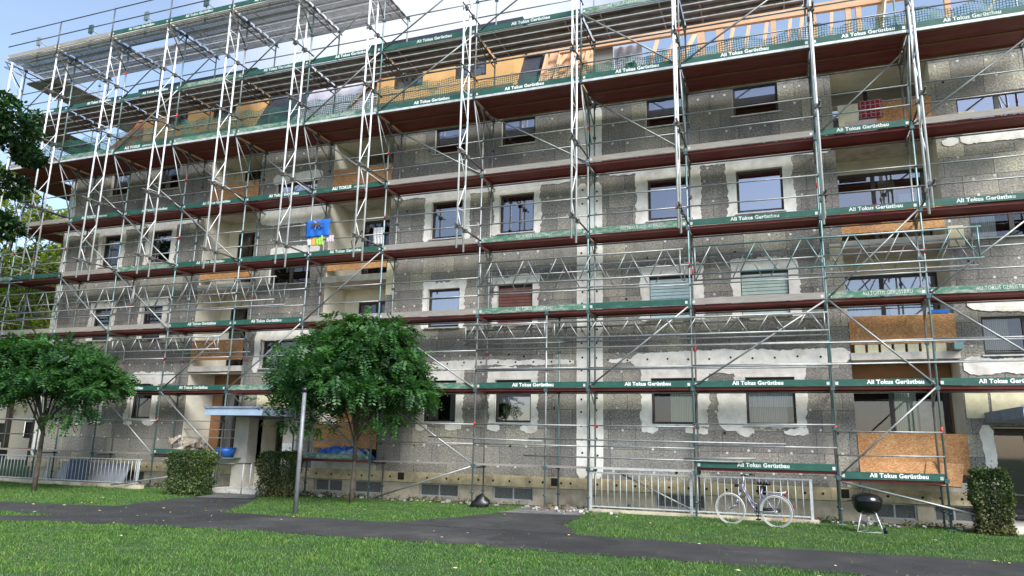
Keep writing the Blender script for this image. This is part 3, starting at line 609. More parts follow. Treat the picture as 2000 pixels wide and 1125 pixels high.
# white rendered side wall pieces and brown strip over ground loggia
q = MB(); q.box(1.52, 3.7, .9, .95, 3.2, 3.66); obj('brown_panel', q, M['brown'], bld)
# entrances
for (a, b, side) in ((-15.45,-14.5,'L'), (4.25,5.9,'R')):
    q = MB(); q.add([(a,0,.14),(a,1.6,.14),(a,1.6,2.2),(a,0,2.2)], [(0,3,2,1)]); q.add([(b,0,.14),(b,1.6,.14),(b,1.6,2.2),(b,0,2.2)], [(0,1,2,3)]); q.add([(a,0,2.16),(b,0,2.16),(b,1.6,2.16),(a,1.6,2.16)], [(0,3,2,1)]); obj('entrance_recess', q, M['cream'], bld)
    d = MB(); d.box(a, a+.08, .9, .97, .15, 2.15); d.box(b-.08, b, .9, .97, .15, 2.15); d.box(a+.08, b-.08, .901, .969, 2.0, 2.15); d.box((a+b)/2-.05, (a+b)/2+.05, .895, .975, .15, 2.0)
    do = obj('entrance_door', d, M['frame'], bld); pane(do, a+.08, b-.08, .15, 2.0, .93, M['glassdim'])
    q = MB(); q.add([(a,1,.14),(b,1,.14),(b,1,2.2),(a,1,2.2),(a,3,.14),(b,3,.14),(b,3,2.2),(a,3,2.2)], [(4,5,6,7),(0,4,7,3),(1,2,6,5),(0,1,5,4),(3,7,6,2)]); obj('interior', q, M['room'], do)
    st = MB(); st.box(a-.5, b+.6, -1.35 if side == 'L' else -.9, 1.0, 0, .14); obj('entrance_step', st, M['slab'], bld)
q = MB(); q.box(-15.98, -15.46, -.42, .04, .14, 2.22); q.box(-14.48, -14.0, -.03, -.002, .14, 2.22); obj('door_pillar', q, M['pillar'], bld)
q = MB(); q.box(-14.46, -14.02, -.05, -.032, 1.0, 1.45); obj('letter_board', q, M['white'], bld)
for a, b in ((-15.6, -14.0), (4.26, 6.3)): q = MB(); q.box(a, b, -.012, -.002, 2.5, 3.05); obj('yellowed_board', q, M['foam'], bld)
for a, b, y in ((-16.1, -14.02, -1.65), (4.1, 7.2, -1.75)):
    c = MB()
    vs = [(a,-.0,2.24),(b,-.0,2.24),(b,y,2.22),(a,y,2.22),(a,0,2.47),(b,0,2.47),(b,y,2.44),(a,y,2.44)]
    if a > 0: vs[3] = (a+.3, y, 2.3); vs[7] = (a+.3, y, 2.52); vs[2] = (b, y, 2.3); vs[6] = (b, y, 2.52)
    c.add(vs, [(3,2,6,7)], 0); c.add(vs, [(1,5,6,2),(0,3,7,4),(0,1,2,3)], 1); c.add(vs, [(4,7,6,5)], 2)
    co_ = obj('canopy', c, [M['canopy'], M['canopyside'], M['sill']], bld)
    e = MB(); e.box(a-.02+(.3 if a > 0 else 0), b+.02, y-.03, y-.003, (2.5 if a > 0 else 2.42), (2.55 if a > 0 else 2.475)); obj('canopy_edge', e, M['canopyside'], co_)

# ---- attic: dormer fronts in yellow wood fibre board, membrane slopes, open timber frame on the right
AY = .35
def slope_pt(x, t): return (x, .05 + 1.55*t, 11.35 + 3.05*t)   # mansard slope, t in 0..1
def slope(mb, x0, x1, t0=0, t1=1, lift=0, m=0):
    a, b, c, d = slope_pt(x0, t0), slope_pt(x1, t0), slope_pt(x1, t1), slope_pt(x0, t1)
    n = Vector((0, -3.05, 1.55)).normalized()*lift
    mb.add([tuple(Vector(p)+n) for p in (a, b, c, d)], [(0,1,2,3)], m)
s = MB(); s.box(BX0, BX1, 0.02, BY1, 11.14, 11.22, 0); obj('top_slab', s, M['slab'], bld)
for dx0, dx1, wins in ((-12.2,-7.35,((-11.6,-10.5),(-9.38,-8.28))), (-22.3,-17.4,((-19.1,-18.0),(-21.25,-20.2)))):
    d = MB(); holed(d, dx0, dx1, 12.35, 14.1, AY, [(p0, p1, 12.88, 13.85) for p0, p1 in wins])
    for p0, p1 in wins: reveals(d, (p0, p1, 12.88, 13.85), AY, AY+.16, 0)
    d.add([(dx1,AY,12.35),(dx1,2.2,12.35),(dx1,2.2,14.1),(dx1,AY,14.1)], [(0,1,2,3)], 0); d.add([(dx0,AY,12.35),(dx0,2.2,12.35),(dx0,2.2,14.1),(dx0,AY,14.1)], [(0,3,2,1)], 0)
    d.box(dx0-.05, dx1+.05, .1, AY-.002, 12.2, 12.32, 1); do = obj('dormer_wall', d, [M['yellow'], M['wood']], bld)
    for p0, p1 in wins:
        f = MB(); y = AY+.1; f.box(p0, p0+.08, y, y+.06, 12.88, 13.85); f.box(p1-.08, p1, y, y+.06, 12.88, 13.85); f.box(p0+.08, p1-.08, y, y+.06, 12.88, 12.98); f.box(p0+.08, p1-.08, y, y+.06, 13.77, 13.85); f.box((p0+p1)/2-.05, (p0+p1)/2+.05, y, y+.062, 12.98, 13.77)
        fo = obj('dormer_window', f, M['frame'], do); q = MB(); q.add([(p0+.05,y+.03,12.9),(p1-.05,y+.03,12.9),(p1-.05,y+.03,13.8),(p0+.05,y+.03,13.8)], [(0,1,2,3)]); obj('pane', q, M['glassdim'], fo)
        q = MB(); rr = random.Random(int(p0*10))
        for j in range(5): cx = rr.uniform(p0+.12, p1-.12); cz = rr.uniform(13.0, 13.5); q.obox((cx, y+.25, cz), (rr.uniform(.05,.16),0,rr.uniform(-.08,.08)), (0,.02,0), (rr.uniform(-.05,.05),0,rr.uniform(.06,.2)))
        obj('loose_plastic_film', q, M['white'], fo)
        q = MB(); q.add([(p0,y+.7,12.8),(p1,y+.7,12.8),(p1,y+.7,13.9),(p0,y+.7,13.9)], [(0,1,2,3)]); obj('interior', q, M['brown'], fo)
    rf = MB(); rf.box(dx0-.25, dx1+.35, .1, 9.5, 14.32, 14.5, 0); rf.box(dx0-.2, dx1+.3, .15, .34, 14.1, 14.32, 1); rf.box(dx0, dx1, AY, 2.5, 14.1, 14.32, 1); obj('flat_roof', rf, [M['membrane'], M['wood']], bld)
# sloping parts
q = MB(); slope(q, BX0+1.4, -22.35, 0, .9, 0, 0); obj('roof_slope', q, M['orangeroof'], bld); q = MB(); slope(q, -17.35, -12.25, 0, 1, 0, 0); obj('roof_slope', q, M['membrane'], bld)
q = MB(); q.add([(BX0+.1,.05,11.35),(BX0+.1,BY1-.1,11.35),(BX0+1.9,BY1-1.6,14.4),(BX0+1.9,1.6,14.4)], [(0,3,2,1)]); q.add([(BX0+.1,.05,11.35),slope_pt(BX0+1.5,0),slope_pt(BX0+1.95,1),(BX0+1.9,1.6,14.4)], [(0,1,2,3)]); obj('hip_slope', q, M['orangeroof'], bld)
q = MB(); q.box(BX0+1.9, -7.3, 1.6, 9.4, 14.25, 14.42); obj('roof_deck', q, M['membrane'], bld)
q = MB(); q.add([slope_pt(-7.35,0), slope_pt(-6.75,0), slope_pt(-6.75,1), slope_pt(-7.35,1)], [(0,1,2,3)]); obj('membrane_strip', q, M['membrane'], bld)
q = MB(); rr = random.Random(8); n = 10; V_ = []
for i in range(n+1):
    for j in range(5):
        x = -15.6 + (i/n)*3.3; t = .12 + .8*j/4; pt = Vector(slope_pt(x + (.3 if j else 0)*j/4, t)) + Vector((0,-.1,.05))*rr.uniform(.5, 2.); V_.append(tuple(pt))
q.add(V_, [(i*5+j, (i+1)*5+j, (i+1)*5+j+1, i*5+j+1) for i in range(n) for j in range(4)], 0, True); obj('plastic_sheet', q, M['sheet'], bld)
q = MB(); q.beam(Vector(slope_pt(-13.3,.35))+Vector((0,-.2,.1)), Vector(slope_pt(-12.5,.95))+Vector((0,-.2,.1)), .5, .05, 0); obj('leaning_plywood', q, M['pine'], bld)
# strip of old tiles and rubble at the eaves behind the net
q = MB(); n = 230; V_ = []; rr = random.Random(12)
for i in range(n+1):
    x = BX0 + .4 + (BX1-BX0-.6)*i/n
    for j in range(5):
        t = j/4; V_.append((x, -.15 + .48*t + rr.uniform(-.05, .05), 11.24 + (.98*t if x < -7.1 else .45*t) + rr.uniform(-.06, .06)))
q.add(V_, [(i*5+j, (i+1)*5+j, (i+1)*5+j+1, i*5+j+1) for i in range(n) for j in range(4)], 0, False); obj('eaves_rubble', q, M['tiles'], bld)
# timber frame over the right half: plates, posts, rafters, rear rafters
def timber(name, a, b, w_=.08, h_=.16, m='pine'): q = MB(); q.beam(a, b, w_, h_); obj(name, q, M[m], bld)
timber('top_plate', (-5.9,.45,13.35), (5.6,.45,13.22), .12, .26); timber('top_plate', (-7.2,1.2,13.9), (-4.9,1.2,13.8), .1, .2)
timber('wall_plate', (-1.9,.42,12.25), (5.5,.42,12.2), .14, .3); timber('wall_plate', (-7.2,.2,11.5), (5.5,.2,11.5), .1, .14)
for x in (-1.72, -1.2, .22, 1.25, 2.1, 2.35, 4.4): timber('post', (x,.5,11.25), (x,.5,13.15), .2 if x < -1 else .13, .16)
for x, dx in ((-3.25,-.0), (-2.75,.3), (-2.6,.0), (-2.25,.35), (-1.0,0), (-.55,0), (-.05,0), (.6,0), (.9,.05), (1.7,0), (2.9,.2), (3.6,.3)): timber('rafter', (x-dx-.15,.2,11.35), (x+dx*.4+.12,1.7,13.9), .06, .13)
for i in range(14): timber('rafter', (-7.0+i*.62*1.2,9.8,11.4), (-7.0+i*.62*1.2,7.6,14.1), .06, .14)
for x in (-6.55, -6.1, -5.65, -5.2): q = MB(); q.beam(slope_pt(x,0), slope_pt(x,.95), .08, .16); obj('rafter', q, M['pine'], bld)
for (x0, t0, x1, t1) in ((-6.5,.3,-5.9,.75), (-5.9,.35,-5.3,.7), (-6.4,.55,-5.2,.58), (-6.2,.8,-5.0,.82)): timber('strut', slope_pt(x0,t0), slope_pt(x1,t1), .06, .1)
q = MB(); q.add([slope_pt(-6.7,0), slope_pt(-4.9,0), tuple(Vector(slope_pt(-4.9,.95))+Vector((0,.35,0))), tuple(Vector(slope_pt(-6.7,.95))+Vector((0,.35,0)))], [(0,1,2,3)]); obj('inner_boarding', q, M['pine'], bld)
q = MB(); q.box(-4.88, -4.3, .6, .66, 11.3, 13.35, 0); obj('brown_boarding', q, M['wood'], bld)
q = MB(); n = 8; V_ = []
for i in range(n+1): x = -4.28 + .95*i/n; o_ = .05*math.sin(i*2.3); V_ += [(x, .7+o_, 11.35), (x-.12*(i/n), .7+o_, 13.25)]
q.add(V_, [(2*i, 2*i+2, 2*i+3, 2*i+1) for i in range(n)], 0, True); obj('hanging_sheet', q, M['sheet'], bld)
q = MB(); q.beam((2.65,.4,11.4), (2.95,.5,13.3), .45, .04); q.beam((3.5,.3,11.4), (3.1,.5,12.1), .5, .04); q.beam((5.0,.25,12.0), (5.6,.3,12.9), .5, .05); obj('leaning_plywood', q, simple('pale_plywood', (.66,.57,.38), .8, var=.15), bld)
q = MB(); q.obox((-3.75,-.05,11.95), (.1,0,.3), (0,.03,0), (.12,0,-.02)); q.obox((-3.5,-.05,12.0), (.12,0,-.28), (0,.03,0), (.1,0,.03)); obj('netting_bundle', q, M['tiles'], bld)
# ------------------------------------------------------------------ scaffolding
YO, YI, YP = -1.03, -.30, -1.75       # outer standards, inner standards, line of the widened upper decks
S = [5.64, 3.07, 1.0, -2.07, -4.64, -7.71, -10.78, -13.35, -15.92, -18.5, -21.06, -23.63, -26.2]
LV = [1.06, 3.0, 5.0, 7.0, 9.0, 11.03, 12.98, 15.0]     # deck levels
scf = thing('scaffolding', (-11.0, -.7, 0), 'galvanised tube scaffolding with red decks and green lettered toe boards before the facade', 'scaffolding')
PARTS = {}      # kind -> list of (distance, mesh builder, materials)
CAMP = Vector((0, -19.03, 1.57))
def part(kind, mb, mats, ref): PARTS.setdefault(kind, []).append(((Vector(ref) - CAMP).length, mb, mats))
def flush(skip=()):
    for kind, L in PARTS.items():
        L.sort(key=lambda t: t[0])
        for d, mb, mats in L[:100]: obj(kind, mb, mats, scf)
        if len(L) > 100:
            r_ = MB(); mats = L[100][2]
            for d, mb, _ in L[100:]: r_.add(mb.v, mb.f, 0); r_.m[-len(mb.f):] = mb.m; r_.sm[-len(mb.f):] = mb.sm
            obj(kind, r_, mats, scf, None, True)
rr = random.Random(77)
def standard(x, y, z0, z1, foot=True, mark=True):
    mb = MB(); mb.tube((x, y, z0), (x, y, z1), .0242, 8, 0)
    for z in LV:
        if z0 < z < z1 + .1:
            mb.box(x-.045, x+.045, y-.045, y+.045, z-.1, z-.015, 2)
            if mark and z + 1.1 < z1 and rr.random() < .35: mb.tube((x, y, z+.92), (x, y, z+1.06), .026, 8, 1)
            if rr.random() < .6 and z + .75 < z1: mb.box(x-.04, x+.04, y-.04, y+.04, z+.97, z+1.03, 2)
    if foot: mb.box(x-.075, x+.075, y-.075, y+.075, z0-.0, z0+.012, 0); mb.tube((x, y, z0), (x, y, z0+.35), .019, 6, 0); mb.tube((x, y, z0+.3), (x, y, z0+.34), .05, 6, 2)
    part('standard', mb, [rr.choice([M['tube'], M['tealtube'], M['tealtube']]), M['redtape'], M['clamp']], (x, y, (z0+z1)/2))
for i, x in enumerate(S):
    standard(x, YO, .02, 11.0 if i > 1 else 11.2); standard(x, YI, .02, 11.0)
    standard(x, YP, 11.0, 15.0, False); standard(x, YI-.02, 11.04, 14.95 if i > 2 else 12.9, False)
standard(-5.75, YO, .02, 4.95, mark=False); standard(-5.62, YI, .02, 4.95, mark=False)
def tubes(kind, pairs, mat='tube', rad=.024, ref=None):
    mb = MB()
    for a, b in pairs: mb.tube(a, b, rad, 6)
    part(kind, mb, [M[mat]], ref or pairs[0][0])
# guard rails, transoms, decks, toe boards
text_cache = {}
def lettering(txt, size, bold, parts=None):
    key = (txt, size, bold)
    if key not in text_cache:
        cu = bpy.data.curves.new('lettering', 'FONT'); cu.body = txt; cu.size = size; cu.offset = bold; cu.extrude = .0008; cu.align_x = 'LEFT'; cu.resolution_u = 3; cu.space_character = 1.06
        o = bpy.data.objects.new('tmp', cu); COL.objects.link(o); dg = bpy.context.evaluated_depsgraph_get(); me = bpy.data.meshes.new_from_object(o.evaluated_get(dg)); bpy.data.objects.remove(o)
        vs = [tuple(v.co) for v in me.vertices]; fs = [tuple(p.vertices) for p in me.polygons]; wd = max(v[0] for v in vs); text_cache[key] = (vs, fs, wd)
    return text_cache[key]
def put_text(mb, txt, size, bold, cx, y, z, sx=1.):
    vs, fs, wd = lettering(txt, size, bold); mb.add([(cx + (v[0]-wd/2)*sx, y - v[2] - .001, z + v[1]) for v in vs], fs, 0)
kinds = {}
def setk(lv, s):
    for i, c in enumerate(s.split()): kinds[(lv, i)] = c
#      b0..b11 : t text, s small heading text, c worn capitals, g green plain, w wood, o worn green, n none (thin plank), - no deck
setk(0, '- t t n n n c - g n n n'); setk(1, 't t t t t o o o t t w w'); setk(2, 'c c w g c w w t t w w w'); setk(3, 't t t c c w t g t o w g')
setk(4, 'w t w w w w s t t t s w'); setk(5, 't t t t t t c o o s o w'); setk(6, '- - o c t t t t c t t t'); setk(7, '- - - - - - t t t t w w')
BOARDS = []
for (lv, b), kd in kinds.items():
    if kd == '-': continue
    x1, x0 = S[b], S[b+1]; z = LV[lv]; wide = lv >= 5; yf = {7: -2.5}.get(lv, YP if wide else YO); cx = (x0+x1)/2
    if lv == 0 and b == 1: z = 1.0
    if lv == 0 and b == 2: z = 1.14
    steel = lv >= 6
    # deck
    d = MB(); g_ = .03
    if steel:
        y = yf + .03; k = 0
        while y + .31 < YI + .1:
            if rr.random() < .97 or lv < 7:
                d.add([(x0+g_,y,z-.002),(x1-g_,y,z-.002),(x1-g_,y+.3,z-.002),(x0+g_,y+.3,z-.002)], [(0,1,2,3)], 0)
                d.box(x0+g_, x1-g_, y, y+.012, z-.06, z, 1); d.box(x0+g_, x1-g_, y+.29, y+.302, z-.06, z, 1)
                for xx in (x0+.5, x1-.5): d.box(xx-.015, xx+.015, y+.013, y+.289, z-.05, z-.02, 1)
            y += .352
    else:
        ya, yb = yf+.05, YI-.03
        if kd == 'n': d.box(x0+g_, x1-g_, ya+.05, yb, z-.045, z-.005, 1 if b == 3 else 2)
        else:
            d.box(x0+g_, x1-g_, ya+.02, yb-.02, z-.035, z-.012, 0)
            for (u, v) in ((ya-.012, ya+.02), (yb-.02, yb+.012)): d.box(x0+g_, x1-g_, u, v, z-.075, z-.004, 1)
            for xx in (x0+g_+.02, x1-g_-.02): d.box(xx-.02, xx+.02, ya+.02, yb-.02, z-.07, z-.036, 1)
            if wide:
                d.box(x0+g_, x1-g_, (ya+yb)/2-.02, (ya+yb)/2+.02, z-.06, z-.036, 1)
    part('deck', d, [M['perf'], M['sill'], M['wood']] if steel else [M['red'], (M['sill'] if kd == 'n' else M['red']) if not wide else M['brown'], M['wood']], (cx, yf, z))
    # toe board
    if kd != 'n':
        tb = MB(); yb_ = yf - .03; e = rr.uniform(0, .04); mt = {'t':'green','s':'green','g':'green','c':'worn','o':'worn','w':'wood'}[kd]
        tilt = rr.uniform(-.008, .008)
        tb.add([(x0+.03+e,yb_,z-.005+tilt),(x1-.03,yb_,z-.005),(x1-.03,yb_+.028,z-.005),(x0+.03+e,yb_+.028,z-.005+tilt),(x0+.03+e,yb_,z+.148+tilt),(x1-.03,yb_,z+.148),(x1-.03,yb_+.028,z+.148),(x0+.03+e,yb_+.028,z+.148+tilt)], [(0,3,2,1),(4,5,6,7),(0,1,5,4),(1,2,6,5),(2,3,7,6),(3,0,4,7)], 0)
        for xx in (x0+.09, x1-.09): tb.box(xx-.03, xx+.03, yb_-.004, yb_-.0, z+.02, z+.09, 1)
        if wide and lv == 5: tb.box(x0+.02, x1-.02, yb_-.012, yb_+.03, z-.075, z-.012, 1)
        BOARDS.append(((Vector((cx, yf, z))-CAMP).length, tb, [M[mt], M['sill']], kd, cx + (.12 if kd != 's' else -.1) + rr.uniform(-.18, .12), yb_, z, x1-x0))
    # guard rails in the outer plane
    if lv < 7:
        yr = yf + .02 if wide else YO - .03
        mb = MB()
        for h in (.5, 1.0):
            if lv == 0 and b > 7 and h == .5: continue
            sag = rr.uniform(-.015, .015); mb.tube((x0, yr, z+h+sag), (x1, yr, z+h), .019, 6)
        part('guard_rail', mb, [M['tube']], (cx, yr, z+.7))
    else:
        mb = MB()
        for h in (.5, 1.02): mb.tube((x0, yf-.02, z+h), (x1, yf-.02, z+h), .02, 6)
        for xx in (x1,): mb.tube((xx, yf-.02, z-.2), (xx, yf-.02, z+1.05), .022, 6)
        part('guard_rail', mb, [M['darktube']], (cx, yf, z+.7))
    # inner ledger of the upper lifts
    if 1 <= lv <= 6:
        mb = MB(); mb.tube((x0, YI+.03, z-.09), (x1, YI+.03, z-.09), .02, 6)
        part('ledger', mb, [M['tube']], (cx, YI, z))
BOARDS.sort(key=lambda t: t[0])
for dist, tb, mats, kd, cx, y, z, wdt in BOARDS:
    o = obj('toe_board', tb, mats, scf)
    if kd in 'tsc':
        q = MB()
        if kd == 't': put_text(q, 'Ali Tokus Gerüstbau', .125, .0045, cx, y-.002, z+.038, 1.0)
        elif kd == 's': put_text(q, 'ALI TOKUS', .13, .006, cx-.2, y-.002, z+.036); q2 = MB(); put_text(q2, 'GERÜSTBAU', .075, .002, cx+.45, y-.002, z+.04); obj('lettering', q2, M['letter2'], o)
        else: put_text(q, 'ALI TOKUS GERÜSTBAU', .125, .0, cx, y-.002, z+.034, .72)
        obj('lettering', q, (M['letter'] if rr.random() < .45 else M['letter2']) if kd != 'c' else M['wornletter'], o)
# transoms under each deck, brackets of the widened decks
for i, x in enumerate(S):
    for lv in range(0, 8):
        if i > 0 and kinds.get((lv, i-1), '-') == '-' and kinds.get((lv, min(i, 11)), '-') == '-': continue
        z = LV[lv]
        mb = MB(); ya = {7: -2.55}.get(lv, YP if lv >= 5 else YO)
        mb.tube((x, ya, z-.105), (x, YI+.12, z-.105), .022, 6)
        if lv >= 6: mb.tube((x, ya, z-.32), (x, YI, z-.32), .018, 6); [mb.tube((x, ya+(YI-ya)*k/5, z-.105 if k % 2 else z-.32), (x, ya+(YI-ya)*(k+1)/5, z-.32 if k % 2 else z-.105), .012, 5) for k in range(5)]
        if lv == 5: mb.tube((x, YP, z-.12), (x, YO, z-1.95), .02, 6); mb.tube((x, YP, z-.12), (x, YI-.35, z-1.35), .016, 6); mb.tube((x, YI-.02, z-.7), (x, YO-.3, z-.12), .016, 6)
        if lv == 7: mb.tube((x, -2.5, z-.12), (x, YP, z-.95), .02, 6)
        if lv in (1, 2, 3, 4): mb.tube((x, YI, z-.45), (x, YI-.4, z-.12), .016, 6); mb.box(x-.02, x+.02, YI-.1, YI+.25, z-.14, z-.09)
        part('transom', mb, [M['darksteel'] if lv >= 6 else M['tube']], (x, ya, z))
def bay(b): return S[b+1], S[b]
# diagonal braces as in the picture: (bay, level low, level high, rises to the right?)
DG = [(2,1,2,1),(3,1,2,1),(1,1,2,0),(0,1,2,0),(1,0,1,1),(0,2,3,1),(1,2,3,1),(1,4,5,1),(0,4,5,1),(3,4,5,0),(3,5,6,0),(5,5,6,1),(5,4,5,0),(4,4,5,0),(6,4,5,0),(7,4,5,0),(8,4,5,0),(9,4,5,0),
      (9,3,4,0),(10,3,4,0),(8,3,4,0),(10,4,5,0),(6,6,7,1),(7,6,7,1),(8,6,7,1),(9,6,7,1),(10,6,7,1),(11,6,7,1),(5,6,7,1),(4,6,7,1),(9,5,6,1),(6,5,6,1),(8,1,2,1),(7,1,2,1),(6,2,3,1),(5,1,2,0),(5,0,1,0),(6,0,1,0),(8,0,1,0),(9,0,1,0),(11,5,6,0),(10,2,3,0),(9,2,3,0),(2,5,6,1)]
for b, l0, l1, up in DG:
    x0, x1 = bay(b); y = YP-.05 if l0 >= 5 else YO-.05; z0, z1 = LV[l0]+.02, LV[l1]-.06; ya, yb = y, y
    if l0 == 4: z1 -= .15
    a, c = ((x0+.05, y, z0), (x1-.05, y, z1)) if up else ((x1-.05, y, z0), (x0+.05, y, z1))
    tubes('diagonal_brace', [(a, c)], rad=.023)
tubes('diagonal_brace', [((-10.5,YO-.08,.1), (-7.75,YO-.06,.98))]); tubes('diagonal_brace', [((-4.0,YO+.4,.95), (-2.0,YO+.35,.05))]); tubes('diagonal_brace', [((1.05,YO-.07,.92), (3.9,YO-.3,.28))], rad=.027); tubes('diagonal_brace', [((-16.9,YO-.1,.5),(-19.4,YO-.6,.1))])
for a, c in (((-6.15,YO-.08,1.72),(-1.0+.95,YO-.06,1.70)), ((-6.3,YO-.08,1.3),(-1.0,YO-.06,1.28)), ((-2.3,YO-.09,1.33),(-.7,YO-.09,1.37)), ((-9.0,YO-.06,1.72),(-5.8,YO-.06,1.66)), ((-7.7,YI,3.55),(1.0,YI,3.5)), ((-7.7,YO-.04,4.02),(5.6,YO-.04,3.95)), ((-7.7,YO-.04,3.45),(5.6,YO-.04,3.5))): tubes('cross_tube', [(a, c)], rad=.021)
# lattice girders
def lattice(x0, x1, y, z0, z1, mat, pitch=.95):
    mb = MB(); mb.tube((x0, y, z1), (x1, y, z1), .024, 6); mb.tube((x0, y, z0), (x1, y, z0), .024, 6)
    n = max(2, int(round((x1-x0)/pitch))); w_ = (x1-x0)/n
    mb.tube((x0+.08, y, z0), (x0+.08, y, z1), .02, 6); mb.tube((x1-.08, y, z0), (x1-.08, y, z1), .02, 6)
    for i in range(n): x = x0 + i*w_; mb.tube((x+.1, y, z0), (x+w_/2-.05, y, z1), .016, 6); mb.tube((x+w_/2+.05, y, z1), (x+w_-.1, y, z0), .016, 6)
    part('lattice_girder', mb, [M[mat]], ((x0+x1)/2, y, z0))
lattice(-7.72, -2.2, YO-.07, 5.76, 6.4, 'tube'); lattice(-2.0, 4.2, YO-.07, 5.74, 6.44, 'tealtube', 1.05); lattice(-7.72, -2.2, YI, 5.74, 6.36, 'tube'); lattice(-2.1, 4.25, YI, 5.76, 6.4, 'tube')
lattice(-8.1, -5.7, YO-.07, 4.28, 4.68, 'tube', .72); lattice(-5.6, 1.0, YO-.07, 4.26, 4.67, 'tube', .8); lattice(-8.4, -5.4, YI, 4.27, 4.66, 'tube', .8); lattice(-5.5, 1.0, YI, 4.27, 4.66, 'tube', .8)
lattice(-26.6, -20.0, YO-.07, 5.74, 6.43, 'tube'); lattice(-20.2, -14.4, YO-.07, 5.72, 6.43, 'tube'); lattice(-26.6, -14.6, YI, 5.72, 6.4, 'tube')
lattice(-20.8, -16.3, YO-.07, 4.25, 4.65, 'tube', .8); lattice(-19.5, -15.8, YI, 4.25, 4.62, 'tube', .8)
# upright ladder beams hung in front of the scaffold, each with its dark spacer tubes
for i, x in enumerate(S[1:]):
    X = x - (.05 if i > 1 else -.0); zt = 14.85 if i > 3 else 13.6; zb = 6.5 + rr.uniform(-.06, .06)
    if i >= 10: zb = 6.7
    if i == 11: X = -25.9
    mb = MB(); ya, yb = -2.02, -2.46; dy = rr.uniform(-.06, .06)
    mb.tube((X, ya, zb), (X, ya-dy, zt), .027, 8); mb.tube((X, yb, zb), (X, yb-dy, zt), .027, 8)
    z = zb + .25; s_ = 0
    while z + .9 < zt:
        a, c = (yb, ya) if s_ else (ya, yb); mb.tube((X, a, z), (X, c, z+.78), .013, 5); z += .84; s_ ^= 1
        if rr.random() < .25: mb.tube((X, ya, z), (X, yb, z), .013, 5)
    part('ladder_beam', mb, [M['alu']], (X, ya, 10))
    for z in (7.06, 9.12, 11.55, 13.35):
        if z > zt: continue
        mb = MB(); mb.tube((X+.06, -.95 if z < 11 else -1.6, z), (X+.05, -2.72, z+.02), .024, 6)
        for yy in (ya, yb): mb.box(X-.05, X+.09, yy-.045, yy+.045, z-.05, z+.05)
        part('spacer_tube', mb, [M['darksteel']], (X, -2, z))
# safety net along the fifth deck, hung on its rails
for b in range(0, 12):
    x0, x1 = bay(b); q = MB(); n = 14; V_ = []
    for i in range(n+1):
        x = x0 + (x1-x0)*i/n; top_ = 11.52 + .08*math.sin(i*.9+b) + rr.uniform(-.03, .03) if b < 5 else 11.78 + rr.uniform(-.03, .03)
        for j in range(4): V_.append((x, YP + .05 + .05*math.sin(i*1.3+j), 11.03 + (top_-11.03)*j/3))
    q.add(V_, [(i*4+j, (i+1)*4+j, (i+1)*4+j+1, i*4+j+1) for i in range(n) for j in range(3)], 0, True); part('safety_net', q, [M['net']], ((x0+x1)/2, YP, 11.4))
    q = MB(); n = 5
    for i in range(n): x = x0 + (x1-x0)*(i+.5)/n; q.box(x-.02, x+.02, YP+.06, YP+.1, 11.06, 11.26)
    part('net_hook', q, [M['clamp']], ((x0+x1)/2, YP, 11.2))
# top deck: cream planks standing on edge behind the rail, small corner posts
for b in range(7, 12):
    x0, x1 = bay(b); q = MB(); a0 = x0 + (.5 if b == 11 else 0)
    q.add([(a0,-2.2,15.02),(x1,-2.2,15.02),(x1,-1.95,15.45),(a0,-1.95,15.45),(a0,-2.24,15.05),(x1,-2.24,15.05),(x1,-1.99,15.48),(a0,-1.99,15.48)], [(0,3,2,1),(4,5,6,7),(0,1,5,4),(1,2,6,5),(2,3,7,6),(3,0,4,7)], 0); part('plank', q, [simple('cream_plank', (.5,.46,.36), .8, var=.2) if b == 7 else bpy.data.materials['cream_plank']], (x0, -2, 15))
    q = MB(); xx = (x0+x1)/2; q.tube((xx, -2.3, 14.9), (xx, -2.3, 15.62), .022, 6, 0); q.box(xx-.09, xx+.09, -2.36, -2.3, 15.45, 15.75, 1); q.tube((xx, -2.3, 15.6), (xx+.1, -1.5, 15.5), .02, 6, 0); part('guard_post', q, [M['tube'], M['tealtube'] if b % 2 else M['clamp']], (xx, -2, 15))
# gable side of the scaffold: returns along the end wall
GX, GI = -26.5, -25.55
gy = [YO, 1.55, 4.1, 6.7, 9.25, 11.8]
for y in gy[1:]: standard(GX, y, .02, 16.2, mark=False); standard(GI, y, .02, 14.9, mark=False)
standard(-27.9, YO, .02, 8.2, mark=False); standard(-27.9, YI, .02, 8.2, mark=False)
for lv in range(0, 8):
    z = LV[lv]; up = lv >= 5; gx = GX - (.7 if up else 0)
    for y0, y1 in zip(gy[:-1], gy[1:]):
        d = MB(); d.box(gx, GI, y0+.03, y1-.03, z-.04, z-.01, 0); d.box(gx-.02, gx+.02, y0+.03, y1-.03, z-.075, z-.003, 1); part('deck', d, [M['perf'] if lv >= 6 else M['red'], M['sill']], (gx, y0, z))
        if lv in (5, 6) : d = MB(); d.box(gx-.05, gx-.02, y0+.03, y1-.03, z, z+.15); part('side_board', d, [M['worn' if lv < 6 else 'green']], (gx, y0, z))
        mb = MB(); [mb.tube((gx, y0, z+h), (gx, y1, z+h), .019, 5) for h in (.5, 1.)]; mb.tube((GX, y0, z-.1), (GI, y0, z-.1), .02, 5)
        if (lv + int(y0)) % 2 == 0 and lv < 7: mb.tube((gx-.03, y0, z), (gx-.03, y1, LV[lv+1]-.05), .02, 5)
        part('guard_rail', mb, [M['tube']], (gx, y0, z))
